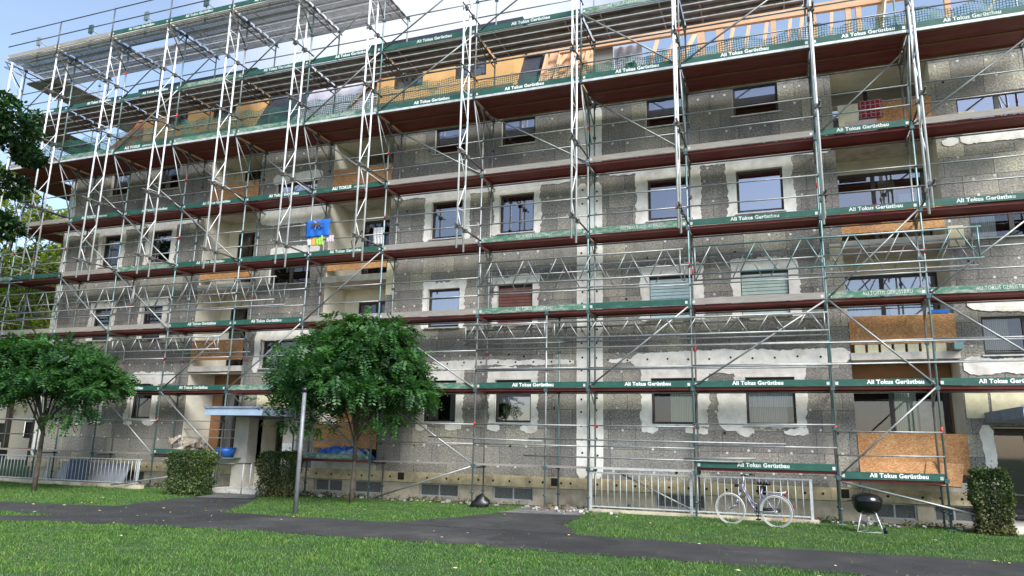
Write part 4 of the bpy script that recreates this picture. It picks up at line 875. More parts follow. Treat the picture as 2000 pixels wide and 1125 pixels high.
for lv in (1, 2, 3):
    z = LV[lv]; d = MB(); d.box(-27.9, -26.25, YO+.05, YI, z-.04, z-.01, 0); d.box(-27.9, -26.25, YO+.02, YO+.05, z-.075, z, 1); part('deck', d, [M['red'], M['wood']], (-27, YO, z))
    d = MB(); d.box(-27.9, -26.25, YO-.03, YO, z, z+.15); part('side_board', d, [M['wood'] if lv != 3 else M['worn']], (-27, YO, z)); mb = MB(); [mb.tube((-27.9, YO, z+h), (-26.2, YO, z+h), .019, 5) for h in (.5, 1.)]; mb.tube((-27.9, YO, z+.02), (-27.9, YI, z+1.), .019, 5); part('guard_rail', mb, [M['tube']], (-27, YO, z))
flush()
# ------------------------------------------------------------------ trees and hedges
def leaf_cloud(clumps, per, size, rng, droop=.5, aspect=.42):
    """clumps: (n,7) centre, radii, weight.  small leaf faces spread through every clump"""
    out = []
    for cx, cy, cz, rx, ry, rz, w in clumps:
        k = int(per*w); d = rng.normal(size=(k, 3)); d /= np.linalg.norm(d, axis=1)[:, None]; rad = rng.uniform(.25, 1., k)**.55
        P = np.array([cx, cy, cz]) + d*rad[:, None]*np.array([rx, ry, rz])
        ax = d*np.array([1, 1, .35]) + rng.normal(size=(k, 3))*.45; ax[:, 2] -= droop*rng.uniform(.2, 1, k); ax /= np.linalg.norm(ax, axis=1)[:, None]
        up = rng.normal(size=(k, 3))*.45 + np.array([0, 0, 1]); sd_ = np.cross(ax, up); sd_ /= np.linalg.norm(sd_, axis=1)[:, None]
        L = size*rng.uniform(.6, 1.35, k)[:, None]; W = L*aspect*.5; nn = np.cross(sd_, ax)
        V = np.stack([P, P+ax*L*.45+sd_*W+nn*L*.08, P+ax*L, P+ax*L*.45-sd_*W+nn*L*.08], 1); out.append(V)
    V = np.concatenate(out).reshape(-1, 3); F = np.arange(len(V)).reshape(-1, 4); return V, F
def frond_cloud(clumps, per, rng, flen=.34, leaf=.12, nl=6):
    """pinnate leaves: every frond is a drooping axis with paired leaflets"""
    out = []
    for cx, cy, cz, rx, ry, rz, w in clumps:
        k = max(3, int(per*w)); d = rng.normal(size=(k, 3)); d /= np.linalg.norm(d, axis=1)[:, None]; rad = rng.uniform(.2, 1., k)**.5
        P = np.array([cx, cy, cz]) + d*rad[:, None]*np.array([rx, ry, rz]); ax = d*np.array([1, 1, .3]) + rng.normal(size=(k, 3))*.4; ax[:, 2] -= rng.uniform(-.1, .75, k); ax /= np.linalg.norm(ax, axis=1)[:, None]
        up = rng.normal(size=(k, 3))*.3 + np.array([0, 0, 1]); s = np.cross(ax, up); s /= np.linalg.norm(s, axis=1)[:, None]; nn = np.cross(s, ax); fl = flen*rng.uniform(.6, 1.25, k)[:, None]
        for j in range(nl):
            t = (j+.6)/nl; B = P + ax*fl*t - np.array([0, 0, 1])*fl*t*t*.25; q = leaf*(1-.35*abs(t-.45))*rng.uniform(.75, 1.2, k)[:, None]
            for sg in (-1, 1):
                a = s*sg*.9 + ax*.45 - nn*rng.uniform(-.1, .35, k)[:, None]; b = np.cross(a, nn); b /= np.linalg.norm(b, axis=1)[:, None]
                out.append(np.stack([B, B+a*q*.5+b*q*.26, B+a*q, B+a*q*.5-b*q*.26], 1))
    V = np.concatenate(out).reshape(-1, 3); return V, np.arange(len(V)).reshape(-1, 4)
def crown_obj(parent, V, F, mats, name='crown', mi=None):
    off = np.array(origin(parent)); o = bpy.data.objects.new(name, np_mesh(name, V-off, F, mats, mi)); return link(o, parent)
def trunk_obj(parent, segs, name='trunk', mat='bark'):
    mb = MB()
    for a, b, r0, r1 in segs: mb.tube(a, b, r0, 9, 0, r1)
    return obj(name, mb, M[mat], parent)
rng = np.random.default_rng(21)
def small_tree(loc, R, zlo, ztop, label, seed, mat, th, n=95, per=260, shift=(0,0), ex=()):
    rng = np.random.default_rng(seed); x, y = loc; t = thing('leafy_tree', (x, y, 0), label, 'tree', 'small leafy trees on the lawn')
    cl = []; cx, cy = x+shift[0], y+shift[1]
    for i in range(n):
        a = rng.uniform(0, 2*PI); q = rng.uniform(0, 1)**.5*(1.0 if rng.random() < .9 else 1.1); top_z = zlo+.45 + (ztop-zlo-.45)*math.sqrt(max(0, 1-min(.99, q*.97)**2.6)); bot = zlo + .25 + .55*q
        zz = bot + (top_z-bot)*rng.uniform(0, 1)**.6; s = rng.uniform(.22, .6)*(1 if rng.random() < .85 else 1.25)
        rx = R*(1+.12*math.sin(3*a+seed))
        cl.append((cx + math.cos(a)*q*rx, cy + math.sin(a)*q*rx*.82, zz - .1, s, s, s*.42, rng.uniform(.7, 1.3)))
    cl += list(ex)
    V, F = frond_cloud(cl, per, rng); crown_obj(t, V, F, [M[mat]])
    segs = [((x, y, -.03), (x+.02, y, zlo*.55), th, th*.8), ((x+.02, y, zlo*.55), (x+.03, y-.02, zlo+.2), th*.8, th*.72)]
    for i in range(13):
        a = rng.uniform(0, 2*PI); q = rng.uniform(.35, .85)*R; z1 = zlo + rng.uniform(.4, ztop-zlo-.6)
        mid = (x+math.cos(a)*q*.45, y+math.sin(a)*q*.4, zlo+.25+(z1-zlo)*.6); segs += [((x+.03, y-.02, zlo*.75+rng.uniform(0,.4)), mid, th*.42, th*.25), (mid, (x+math.cos(a)*q, y+math.sin(a)*q*.8, z1), th*.25, .01)]
    trunk_obj(t, segs); return t
exC = [(-12.3,-2.9,3.0,.4,.4,.16,.8), (-12.3,-3.2,2.45,.45,.4,.14,.3), (-12.8,-3.2,2.6,.4,.3,.1,.12), (-11.9,-3.2,1.9,.4,.4,.12,.3), (-12.7,-2.6,2.1,.3,.3,.1,.2), (-9.3,-2.9,2.1,.5,.5,.25,.8), (-10.9,-3.4,2.0,.5,.5,.3,.6),
       (-10.9,-4.6,3.3,.6,.5,.25,1.1), (-10.3,-4.9,3.6,.6,.5,.25,1.1), (-9.9,-4.4,2.9,.5,.5,.22,1.)]
small_tree((-10.43,-2.41), 1.78, 1.9, 4.88, 'dark green leafy tree in front of the building middle, beside the slim lamp post', 3, 'leafC', .065, 128, 44, (.08,-.1), exC)
small_tree((-19.77,-3.83), 2.2, 2.1, 4.35, 'dark green spreading leafy tree beside the railing at the far left end of the building', 9, 'leafC', .07, 128, 42, (-.1, 0), [(-18.1,-4.1,2.2,.45,.45,.2,1.), (-18.7,-4.3,2.0,.4,.4,.2,.6)])

def big_tree(loc, rad, zc, rz, label, seed, mat, n, per, size, th, group=None, name='large_tree', cshift=(0,0), lo=.3):
    rng = np.random.default_rng(seed); x, y = loc; t = thing(name, (x, y, 0), label, 'tree', group); cl = []
    cx, cy = x + cshift[0], y + cshift[1]
    for i in range(n):
        d = rng.normal(size=3); d /= np.linalg.norm(d); q = rng.uniform(lo, 1)**.6; s = rng.uniform(.14, .26)*rad
        cl.append((cx+d[0]*q*rad, cy+d[1]*q*rad, zc+d[2]*q*rz, s, s, s*.6, rng.uniform(.5, 1.4)))
    V, F = leaf_cloud(cl, per, size, rng, .35, .6); crown_obj(t, V, F, [M[mat]])
    segs = [((x, y, -.1), (x+cshift[0]*.4, y+cshift[1]*.4, zc-rz*.6), th, th*.7)]
    for i in range(12):
        c = cl[i*max(1, n//13)]; segs += [((x+cshift[0]*.3, y+cshift[1]*.3, (zc-rz*.6)*rng.uniform(.6, 1)), (c[0], c[1], c[2]), th*.35, .03)]
    trunk_obj(t, segs); return t
big_tree((-24.2,-6.6), 2.9, 9.3, 3.3, 'tall dark tree cut by the left picture edge, its crown before the scaffold corner', 41, 'leafDark', 90, 420, .17, .2, cshift=(1.1,.3))
bg = 'trees beyond the gable end'
for a in (((-37,9), 4.3, 8.6, 5.2, 'sunlit yellow-green tree right behind the gable scaffold', 51, 'leafLit', 85, 230, .27, .22),
          ((-46,14), 5.2, 8.5, 5.2, 'tall sunlit tree farther behind the gable, left of its neighbour', 52, 'leafLit', 85, 220, .32, .28),
          ((-40,2), 3.4, 5.2, 3.4, 'low yellow-green tree nearest the far left street', 53, 'leafLit', 70, 220, .24, .2),
          ((-52,24), 6.5, 9, 6, 'distant round tree behind the cream house', 54, 'leafLit', 80, 200, .4, .3),
          ((-34,17), 3.8, 6.4, 4.0, 'slender tree showing between the scaffold tubes at the gable', 55, 'leafHedge', 70, 220, .27, .2),
          ((-50,6), 5.0, 8.0, 5.5, 'darker broad tree at the far left beyond the lawn', 56, 'leafHedge', 80, 220, .32, .3),
          ((-33.5,3), 2.8, 10.0, 4.0, 'thin crowned tree reaching up beside the third scaffold deck', 57, 'leafLit', 50, 200, .22, .14)):
    big_tree(*a, group=bg, name='background_tree')
def hedge(x0, x1, y0, y1, h, label, seed, mat, mat2, n=9000, bare=.25):
    rng = np.random.default_rng(seed); cx, cy = (x0+x1)/2, (y0+y1)/2; t = thing('clipped_shrub', (cx, cy, 0), label, 'shrub', 'clipped shrubs along the facade')
    U = rng.uniform(-1, 1, (n, 3)); face = rng.integers(0, 3, n); sg = np.sign(U[np.arange(n), face]); dep = 1 - rng.uniform(0, .35, n)**1.4; U[np.arange(n), face] = sg*dep
    keep = (U[:, 2] > -.98 + bare*rng.uniform(0, 2.2, n)) | (rng.random(n) < .25); U = U[keep]; n = len(U)
    wob = 1 + .10*np.sin(U[:, 2]*5+seed)+.06*np.sin(U[:,2]*13+U[:,0]*6)-.18*np.clip(np.abs(U[:,2])-.7,0,1)+.05*np.sin(U[:, 0]*5) - .12*(U[:, 2] < -.5)
    P = np.stack([cx+U[:, 0]*(x1-x0)/2*wob, cy+U[:, 1]*(y1-y0)/2*wob, h/2+U[:, 2]*h/2*(1+.03*np.sin(U[:, 0]*9))], 1)
    ax = rng.normal(size=(n, 3)) + U*.8; ax /= np.linalg.norm(ax, axis=1)[:, None]; sd_ = np.cross(ax, rng.normal(size=(n, 3))); sd_ /= np.linalg.norm(sd_, axis=1)[:, None]; L = rng.uniform(.03, .07, n)[:, None]; P += rng.normal(size=(n, 3))*np.where(rng.random((n, 1)) < .06, .07, .012)
    V = np.stack([P, P+ax*L*.5+sd_*L*.35, P+ax*L, P+ax*L*.5-sd_*L*.35], 1).reshape(-1, 3); F = np.arange(len(V)).reshape(-1, 4)
    mi = ((P[:, 2] < h*.55*rng.uniform(.3, 1.4, n))).astype(int); crown_obj(t, V, F, [M[mat], M[mat2]], 'foliage', mi)
    mb = MB(); r_ = random.Random(seed)
    for i in range(46):
        a = r_.uniform(x0+.15, x1-.15); b = r_.uniform(y0+.1, y1-.1); p = (cx+(a-cx)*.5, cy+(b-cy)*.5, 0); q = (a, b, h*r_.uniform(.45, .92)); mb.tube(p, q, .011, 4, 0, .004)
    obj('stems', mb, M['bark'], t)
hedge(-16.15,-15.05,-2.75,-2.1,1.16,'round clipped green shrub left of the entrance step', 61, 'leafHedge', 'leafHedge', 17000)
hedge(-13.75,-12.75,-1.95,-1.35,1.2,'boxy clipped shrub right of the entrance, lamp post before it', 62, 'leafHedge', 'leafDry', 14000, .4)
hedge(3.5,4.12,-1.5,-.95,1.25,'tall sparse clipped shrub at the right picture edge beside the dark doorway', 63, 'leafHedge', 'leafDry', 13000, .3)
# low weeds along the wall
rng = np.random.default_rng(70); k = 260; xs = rng.uniform(-24, 3.4, k); ys = rng.uniform(-.75, -.1, k); cl = [(x, y, .04, .12, .08, .07, 1) for x, y in zip(xs, ys)]
V, F = leaf_cloud(cl, 22, .06, rng, .1, .5); o = bpy.data.objects.new('wall_weeds', np_mesh('wall_weeds', V, F, [M['leafHedge']])); link(o); o['kind'] = 'stuff'; o['label'] = 'low weeds along the foot of the wall'; o['category'] = 'weeds'
sh = thing('garden_shrub', (-37.2, 6.0, 0), 'round yellow-green garden shrub before the cream house at far left', 'shrub'); rng = np.random.default_rng(71)
V, F = leaf_cloud([(-37.2+rng.normal()*.5, 6+rng.normal()*.5, .8+rng.normal()*.3, .5, .5, .4, 1) for i in range(16)], 110, .12, rng, .1, .6); crown_obj(sh, V, F, [M['leafLit']], 'foliage'); trunk_obj(sh, [((-37.2,6,0),(-37.2,6,.8),.06,.03)])

# ------------------------------------------------------------------ house far left
hs = thing('cream_house', (-50, 19, 0), 'pale cream house with small dark windows seen low behind the gable scaffold', 'house')
q = MB(); hw = [(-47.3,-46.3,1.0,2.2),(-44.6,-43.7,1.3,2.3),(-54,-53,1.2,2.4),(-50.7,-49.5,1.2,2.4),(-44.6,-43.7,4,5.2),(-50.7,-49.5,4,5.2)]; holed(q, -58, -41.5, 0, 6, 14, hw); q.add([(-41.5,14,0),(-41.5,24,0),(-41.5,24,6),(-41.5,14,6)], [(0,1,2,3)]); q.add([(-58,24,0),(-41.5,24,0),(-41.5,24,6),(-58,24,6)], [(3,2,1,0)]); obj('wall', q, M['housewall'], hs)
q = MB(); q.add([(-58.5,13.4,5.9),(-41,13.4,5.9),(-41,24.6,5.9),(-58.5,24.6,5.9),(-58.5,19,9),(-41,19,9)], [(0,1,5,4),(3,4,5,2),(0,4,3),(1,2,5)]); obj('roof', q, M['rooftile'], hs)
for a, b, c, d in hw:
    f = MB(); f.box(a, b, 14.05, 14.12, c, c+.08); f.box(a, b, 14.05, 14.12, d-.08, d); f.box(a, a+.08, 14.051, 14.119, c+.08, d-.08); f.box(b-.08, b, 14.051, 14.119, c+.08, d-.08); fo = obj('window', f, M['frame'], hs)
    q = MB(); q.add([(a,14.1,c),(b,14.1,c),(b,14.1,d),(a,14.1,d)], [(0,1,2,3)]); obj('pane', q, M['room'], fo)

# ------------------------------------------------------------------ railings
def railing(x0, x1, y, z0, z1, pitch, label, curb=None, posts=(), zb1=None):
    t = thing('metal_railing', ((x0+x1)/2, y, 0), label, 'railing'); zb = lambda x: z0 + ((zb1-z0)*(x-x0)/(x1-x0) if zb1 is not None else 0)
    for nm_, z in (('top_rail', lambda x: z1), ('bottom_rail', zb)): q = MB(); q.beam((x0, y, z(x0)), (x1, y, z(x1)), .04, .03); obj(nm_, q, M['rail'], t)
    x = x0 + pitch; k = 0; bars = []
    while x < x1 - .02: bars.append(x); x += pitch
    for x in bars: q = MB(); q.tube((x, y, zb(x)), (x, y, z1), .011, 5); obj('bar', q, M['rail'], t)
    for x in posts: q = MB(); q.box(x-.03, x+.03, y-.03, y+.03, 0, z1+.01); obj('post', q, M['rail'], t)
    if curb: q = MB(); q.box(x0-.1, x1+.1, y-.1, y+.12, -.05, curb); obj('curb', q, M['plinth'], t)
    return t
railing(-4.65, .45, -.85, .13, .93, .153, 'light grey bar railing before the basement wall, behind the lilac bicycle', .07, (-4.62, -2.2, .42))
railing(-26.4, -18.6, -1.35, .16, .86, .155, 'long light grey bar railing at the far left, passing behind the leafy tree', .12, (-26.3, -22.5, -18.7))
q = thing('light_panel', (-21.9, -.7, 0), 'pale bluish sheets leaning on the basement wall behind the left railing', 'panel')
p = MB(); p.obox((-21.6,-.45,.38), (1.5,0,0), (0,.02,-.01), (0,.12,.3)); obj('board', p, simple('pale_blue_sheet', (.36,.39,.42), .5, var=.15, scale=3), q); p = MB(); p.obox((-21.9,-.78,.42), (.42,0,0), (0,.02,0), (0,.02,.36)); obj('blue_board', p, simple('dark_blue_sheet', (.035,.06,.13), .5), q)
t = thing('handrail', (-15.2,-1.75,0), 'low tube handrail beside the entrance step and the round shrub', 'handrail')
for x, y in ((-15.7,-1.9), (-15.33,-1.9), (-14.75,-1.35), (-14.6,-1.2)): q = MB(); q.tube((x, y, 0), (x, y, .85), .022, 8); obj('post', q, M['sill'], t)
q = MB(); q.path([(-15.7,-1.9,.85), (-15.33,-1.9,.85), (-14.6,-1.2,.86)], .022, 8); obj('rail', q, M['darktube'], t)

# ------------------------------------------------------------------ lamp post
t = thing('lamp_post', (-9.97,-5.32,0), 'slim grey lamp post on the lawn edge in front of the entrance shrub', 'lamp post')
q = MB(); q.tube((-9.97,-5.32,-.05), (-9.97,-5.32,2.6), .052, 14, 0, .042); obj('pole', q, M['lamppost'], t)
q = MB(); q.tube((-9.97,-5.32,2.6), (-9.97,-5.32,2.7), .064, 14); obj('cap', q, M['black'], t)

# ------------------------------------------------------------------ bicycle
t = thing('bicycle', (-.79,-2.12,0), 'lilac step-through bicycle with cream tyres leaning before the bar railing', 'bicycle')
BA = Vector((-1.26,-2.0,.31)); BB = Vector((-.32,-2.28,.31)); bx = (BB-BA).normalized(); lean = Vector((bx.y, -bx.x, 0))*-.12
def B(u, z, s=0): return BA + bx*u + Vector((0,0,z-.31)) + Vector((bx.y, -bx.x, 0))*s + lean*(z)*.9
wb = (BB-BA).length; naxis = Vector((-bx.y, bx.x, 0)); naxis = (naxis + Vector((0,0,.1))).normalized()
def wheel(c, ref=False):
    q = MB(); q.torus(c, .322, .0135, naxis, 40, 8); w_ = obj('wheel', q, M['whitetyre'], t)
    q = MB(); q.torus(c, .296, .010, naxis, 36, 6); q.tube(c-naxis*.04, c+naxis*.04, .022, 8); obj('rim', q, M['sill'], w_)
    q = MB(); u = naxis.cross(Vector((0,0,1))).normalized(); v = naxis.cross(u)
    for i in range(28): a = 2*PI*i/28; q.tube(c + naxis*(.03 if i % 2 else -.03), c+(u*math.cos(a)+v*math.sin(a))*.294, .0013, 3, 0, None, False)
    obj('spokes', q, M['sill'], w_)
    if ref: q = MB(); e = (u*math.cos(.75)+v*math.sin(.75))*.2; q.obox(c+e, u*.015, v*.035, naxis*.012); obj('reflector', q, simple('amber_reflector', (.7,.3,.02), .4), w_)
wheel(B(0,.31)); wheel(B(wb,.31), True)
q = MB(); q.path([B(.02,.31,.05), B(.13,.40,.05), B(.19,.52,.05), B(.235,.66,.03)], .012, 8); q.path([B(.02,.31,-.05), B(.13,.40,-.05), B(.19,.52,-.05), B(.235,.66,-.03)], .012, 8); q.tube(B(.235,.66), B(.285,.84), .017, 8); obj('fork', q, M['lilac'], t)
q = MB(); bb = B(.59,.29); q.path([B(.26,.77), B(.36,.60), B(.46,.42), B(.53,.33), bb], .021, 8); q.path([B(.275,.81), B(.38,.64), B(.48,.475), B(.60,.43)], .014, 8)
q.tube(bb, B(.70,.78), .016, 8); q.tube(B(.67,.66,.02), B(wb,.31,.05), .010, 6); q.tube(B(.67,.66,-.02), B(wb,.31,-.05), .010, 6); q.tube(bb, B(wb,.31,.05), .011, 6); q.tube(bb, B(wb,.31,-.05), .011, 6); obj('frame', q, M['lilac'], t)
q = MB(); q.path([B(.285,.84), B(.30,.98), B(.27,1.02)], .012, 8); q.path([B(.40,1.03,.27), B(.29,1.03,.22), B(.26,1.02,.08), B(.26,1.02,-.08), B(.29,1.03,-.22), B(.40,1.03,-.27)], .012, 8); hb = obj('handlebar', q, M['sill'], t)
for s in (-1, 1): q = MB(); q.tube(B(.33,1.03,.24*s), B(.45,1.03,.28*s), .018, 8); obj('grip', q, M['black'], hb)
q = MB(); q.add([], []); cx_ = B(.73,.88); P_ = [(-.14,.018),(-.08,.03),(0,.06),(.07,.085),(.12,.07)]
for (u0, w0), (u1, w1) in zip(P_[:-1], P_[1:]): q.add([tuple(B(.73+u0,.90,w0)),tuple(B(.73+u1,.90,w1)),tuple(B(.73+u1,.90,-w1)),tuple(B(.73+u0,.90,-w0)),tuple(B(.73+u0,.845,w0*.8)),tuple(B(.73+u1,.83,w1*.9)),tuple(B(.73+u1,.83,-w1*.9)),tuple(B(.73+u0,.845,-w0*.8))], [(0,1,2,3),(4,7,6,5),(0,4,5,1),(1,5,6,2),(2,6,7,3),(3,7,4,0)], 0, True)
q.tube(B(.70,.76), B(.72,.85), .013, 8); obj('saddle', q, M['black'], t)
q = MB(); q.torus(B(.59,.29,-.06), .085, .008, naxis, 24, 6); q.tube(B(.59,.29,-.08), B(.59,.29,.08), .02, 8); q.tube(B(.59,.29,-.08), B(.565,.125,-.09), .011, 6); q.obox(B(.565,.12,-.14), bx*.045, naxis*.05, Vector((0,0,.011))); q.tube(B(.59,.29,.08), B(.615,.455,.09), .011, 6); obj('crank', q, M['black'], t)
q = MB(); q.obox(B(.80,.33,-.07), bx*.25, Vector((0,0,.045)), naxis*.008); q.obox(B(.80,.255,-.07), bx*.2, Vector((0,0,.006)), naxis*.008); obj('chain_guard', q, M['black'], t)
q = MB(); c = B(wb,.31); q.torus(c, .355, .012, naxis, 26, 6, 0, PI*.9, PI*2.1) ; obj('rear_mudguard', q, M['lilac'], t)
q = MB(); q.path([B(.74,.70), B(1.0,.69), B(1.2,.72)], .008, 6); q.path([B(.74,.70,.05), B(1.16,.695,.05)], .007, 6); q.path([B(.74,.70,-.05), B(1.16,.695,-.05)], .007, 6); q.tube(B(1.12,.69,.05), B(wb,.31,.05), .006, 6); obj('luggage_rack', q, M['sill'], t)
q = MB(); q.obox(B(1.17,.655), bx*.02, Vector((0,0,.024)), naxis*.04); q.obox(B(wb+.355,.42), bx*.014, Vector((0,0,.03)), naxis*.022); obj('rear_light', q, simple('dark_red_lens', (.22,.012,.015), .3), t)
q = MB(); q.obox(B(.14,.80), bx*.035, Vector((0,0,.03)), naxis*.035); q.tube(B(.14,.80), B(.26,.78), .006, 5); obj('headlight', q, M['black'], t)

# ------------------------------------------------------------------ kettle grill
gx, gy_ = 1.42, -2.22
t = thing('kettle_grill', (gx, gy_, 0), 'black round kettle grill on three pale legs, right of the bicycle', 'grill')
q = MB(); q.lathe([(.0,.335),(.10,.345),(.19,.385),(.25,.455),(.28,.54),(.286,.615)], (gx, gy_, 0), 28); obj('bowl', q, M['enamel'], t)
q = MB(); q.lathe([(.295,.612),(.293,.63),(.27,.69),(.21,.735),(.12,.765),(.0,.775)], (gx, gy_, 0), 28); lid = obj('lid', q, M['enamel'], t)
q = MB(); q.path([(gx-.07,gy_,.77),(gx-.06,gy_,.82),(gx+.06,gy_,.82),(gx+.07,gy_,.77)], .012, 6); q.path([(gx-.28,gy_,.60),(gx-.36,gy_,.60),(gx-.36,gy_-.1,.60)], .011, 6); obj('handle', q, M['black'], lid)
legs = []
for a in (-2.35, -.75, 1.57):
    e = (gx+math.cos(a)*.33, gy_+math.sin(a)*.28, .02); q = MB(); q.tube((gx+math.cos(a)*.15, gy_+math.sin(a)*.14, .46), e, .0125, 8); legs.append(e); obj('leg', q, M['alu'], t)
q = MB(); q.lathe([(0,.2),(.14,.205),(.155,.22)], (gx, gy_, 0), 20); q.tube((gx,gy_,.2),(gx,gy_,.36),.03,10); obj('ash_catcher', q, M['sill'], t)
q = MB(); q.tube(legs[0], legs[1], .005, 5); q.tube(legs[1], legs[2], .005, 5); q.tube(legs[2], legs[0], .005, 5); obj('leg_brace', q, M['sill'], t)
for dy in (-.0,): q = MB(); q.torus((legs[1][0]+.03, legs[1][1], .065), .045, .022, (1,.4,0), 20, 8); q.tube((legs[1][0]-.01, legs[1][1], .065), (legs[1][0]+.06, legs[1][1]+.02, .065), .04, 10); obj('wheel', q, M['black'], t)

# ------------------------------------------------------------------ loose things
def cloth(name, x0, x1, y, z0, z1, mat, label, cat, amp=.03, group=None, sag=0., fn=None):
    q = MB(); nx, nz = 14, 8; vs = []
    for i in range(nx+1):
        for j in range(nz+1):
            x = x0+(x1-x0)*i/nx; z = z0+(z1-z0)*j/nz - sag*math.sin(PI*i/nx)*(j/nz); vs.append((x + .01*math.sin(j), y + amp*math.sin(i*1.4+j*.3)*(1-j/nz*.6), z))
    q.add(vs, [(i*(nz+1)+j, (i+1)*(nz+1)+j, (i+1)*(nz+1)+j+1, i*(nz+1)+j+1) for i in range(nx) for j in range(nz)], 0, True)
    o = top(name, q, [M[mat]] if isinstance(mat, str) else mat, label, cat, group)
    md = o.modifiers.new('thick', 'SOLIDIFY'); md.thickness = .006; return o
cloth('blue_banner', -13.45, -12.6, -1.13, 7.56, 8.1, 'poster', 'bright blue cloth with pale splashes hanging on the guard rail at the third deck', 'cloth', .02)
q = MB(); rr2 = random.Random(4)
for i in range(34): a = rr2.uniform(0, PI*2); l = rr2.uniform(.1, .32); cx_, cz_ = -13.05, 7.98; q.beam((cx_, -1.165-.001*i, cz_), (cx_+math.cos(a)*l, -1.165-.001*i, cz_+math.sin(a)*l*.55-.03), .035, .002)
top('pale_flower_bunch', q, M['pinkfoam'], 'pale ragged ribbon bunch pinned to the top of the blue cloth', 'decoration')
cloth('lime_cloth', -13.08, -12.8, -1.12, 7.3, 7.6, 'lime', 'small lime green cloth hanging below the blue cloth', 'cloth', .01); cloth('orange_cloth', -13.22, -13.09, -1.11, 7.3, 7.58, M['pine'] and [simple('orange_cloth_mat', (.65,.35,.08), .8)], 'small orange cloth strip beside the lime green cloth', 'cloth', .01)
cloth('white_paper_sheet', -13.38, -13.24, -1.1, 7.33, 7.56, 'white', 'white paper sheet left of the orange cloth strip', 'paper', .01); cloth('pink_paper_sheet', -12.72, -12.45, -1.1, 7.38, 7.58, simple('pale_pink', (.6,.5,.55), .8) and [bpy.data.materials['pale_pink']], 'pale pink paper sheet right of the lime green cloth', 'paper', .01)
cloth('white_towel', -11.75, -11.4, -.05, 7.5, 8.05, 'white', 'white towel drying in the loggia right of the blue cloth', 'towel', .03)
cloth('tartan_blanket', 2.1, 2.62, -.09, 9.72, 10.18, 'checks', 'red tartan blanket hanging over the top right loggia parapet', 'blanket', .03)
cloth('pink_blanket', 1.95, 2.42, -.07, 7.02, 7.46, 'pinkcloth', 'dark pink blanket over the third floor parapet at the right loggia', 'blanket', .02)
q = MB(); q.box(1.62,2.08,-.13,-.1,9.42,10.12); top('pale_foam_panel', q, M['foam'], 'tall pale yellow panel standing left of the tartan blanket', 'panel')
q = MB(); q.box(1.75,2.45,-.32,-.29,9.02,9.58); top('pink_grey_panel', q, M['pinkfoam'], 'pinkish grey board leaning on the deck below the tartan blanket', 'board')
q = MB(); q.obox((2.2,-.25,1.16), (.7,0,.0), (0,.012,-.01), (0,.07,.2)); top('plywood_offcut', q, M['osb'], 'wide orange-brown board at the foot of the ground floor parapet, left of a smaller one', 'board', 'leaning board offcuts')
q = MB(); q.obox((3.15,-.3,1.12), (.36,0,-.02), (0,.012,-.01), (.06,.09,.24)); top('plywood_offcut', q, M['osb'], 'smaller slanted orange-brown board leaning right of the wide one near the tall shrub', 'board', 'leaning board offcuts')
q = MB(); q.box(3.6,3.78,-.35,.0,3.86,4.02); top('glass_bottle_bag', q, M['tealtube'], 'bundle of green bottles on the first floor slab below the boarded parapet', 'bundle')
q = MB()
for i in range(7): x = 1.6+i*.28; q.box(x, x+.22, -.03, .1, 3.853, 4.04)
top('stored_tiles', q, M['foam'], 'row of pale stored panels under the first floor parapet board', 'panels')
q = MB(); q.box(3.25,3.62,-.02,.4,4.73,4.82); top('blue_crate', q, M['bluepaint'], 'flat blue crate on the first floor parapet board at right', 'crate')
# blue tarpaulin heap, tub, rubble, bag
def heap(name, x0, x1, y0, y1, z0, h, mat, label, cat, seed, n=14):
    r_ = random.Random(seed); q = MB(); vs = []; ny = 6
    for i in range(n+1):
        for j in range(ny+1):
            u, v = i/n, j/ny; e = (math.sin(PI*u)**.35)*(math.sin(PI*v)**.5) if 0 < u < 1 and 0 < v < 1 else 0
            vs.append((x0+(x1-x0)*u + r_.uniform(-.02,.02), y0+(y1-y0)*v, z0 + e*h*r_.uniform(.6, 1.15)))
    q.add(vs, [(i*(ny+1)+j, (i+1)*(ny+1)+j, (i+1)*(ny+1)+j+1, i*(ny+1)+j+1) for i in range(n) for j in range(ny)], 0, False); q.add([vs[0], vs[n*(ny+1)], vs[-1], vs[ny]], [(3,2,1,0)]); return top(name, q, M[mat], label, cat)
heap('blue_tarpaulin', -12.75, -10.95, -.95, -.4, 1.07, .36, 'bluetarp', 'crumpled blue tarpaulin on the lowest deck behind the leafy tree trunk', 'tarpaulin', 5)
heap('rubble_heap', -18.4, -16.55, -.95, -.35, 1.02, .3, 'rubble', 'heap of beige rubble and broken plaster on the lowest deck left of the blue tub', 'rubble', 6, 22)
q = MB(); r_ = random.Random(9)
for i in range(16):
    q.obox((r_.uniform(-18.2,-16.7), r_.uniform(-.9,-.4), 1.28+r_.uniform(0,.22)), (r_.uniform(.06,.2),r_.uniform(-.05,.05),r_.uniform(-.08,.1)), (0,.06,r_.uniform(0,.03)), (r_.uniform(-.03,.03),0,r_.uniform(.03,.1)))
top('broken_plaster_slabs', q, [M['rubble']], 'broken pale plaster slabs lying on top of the rubble heap', 'slabs')
t = thing('blue_tub', (-16.05,-.65,1.0), 'round blue plastic tub on the lowest deck between rubble and entrance', 'tub')
q = MB(); q.lathe([(0,1.0),(.2,1.005),(.27,1.15),(.29,1.28),(.27,1.28),(.25,1.16),(.0,1.06)], (-16.05,-.65,0), 20); obj('body', q, M['bluepaint'], t); q = MB(); q.torus((-16.05,-.65,1.28), .285, .014, (0,0,1) if False else (0.001,0,1), 24, 6); obj('rim', q, M['bluepaint'], t)
q = MB(); q.box(-16.6,-15.65,-1.0,-.3,.965,.995); top('tub_plank', q, M['worn'], 'short green plank carrying the blue tub', 'plank')
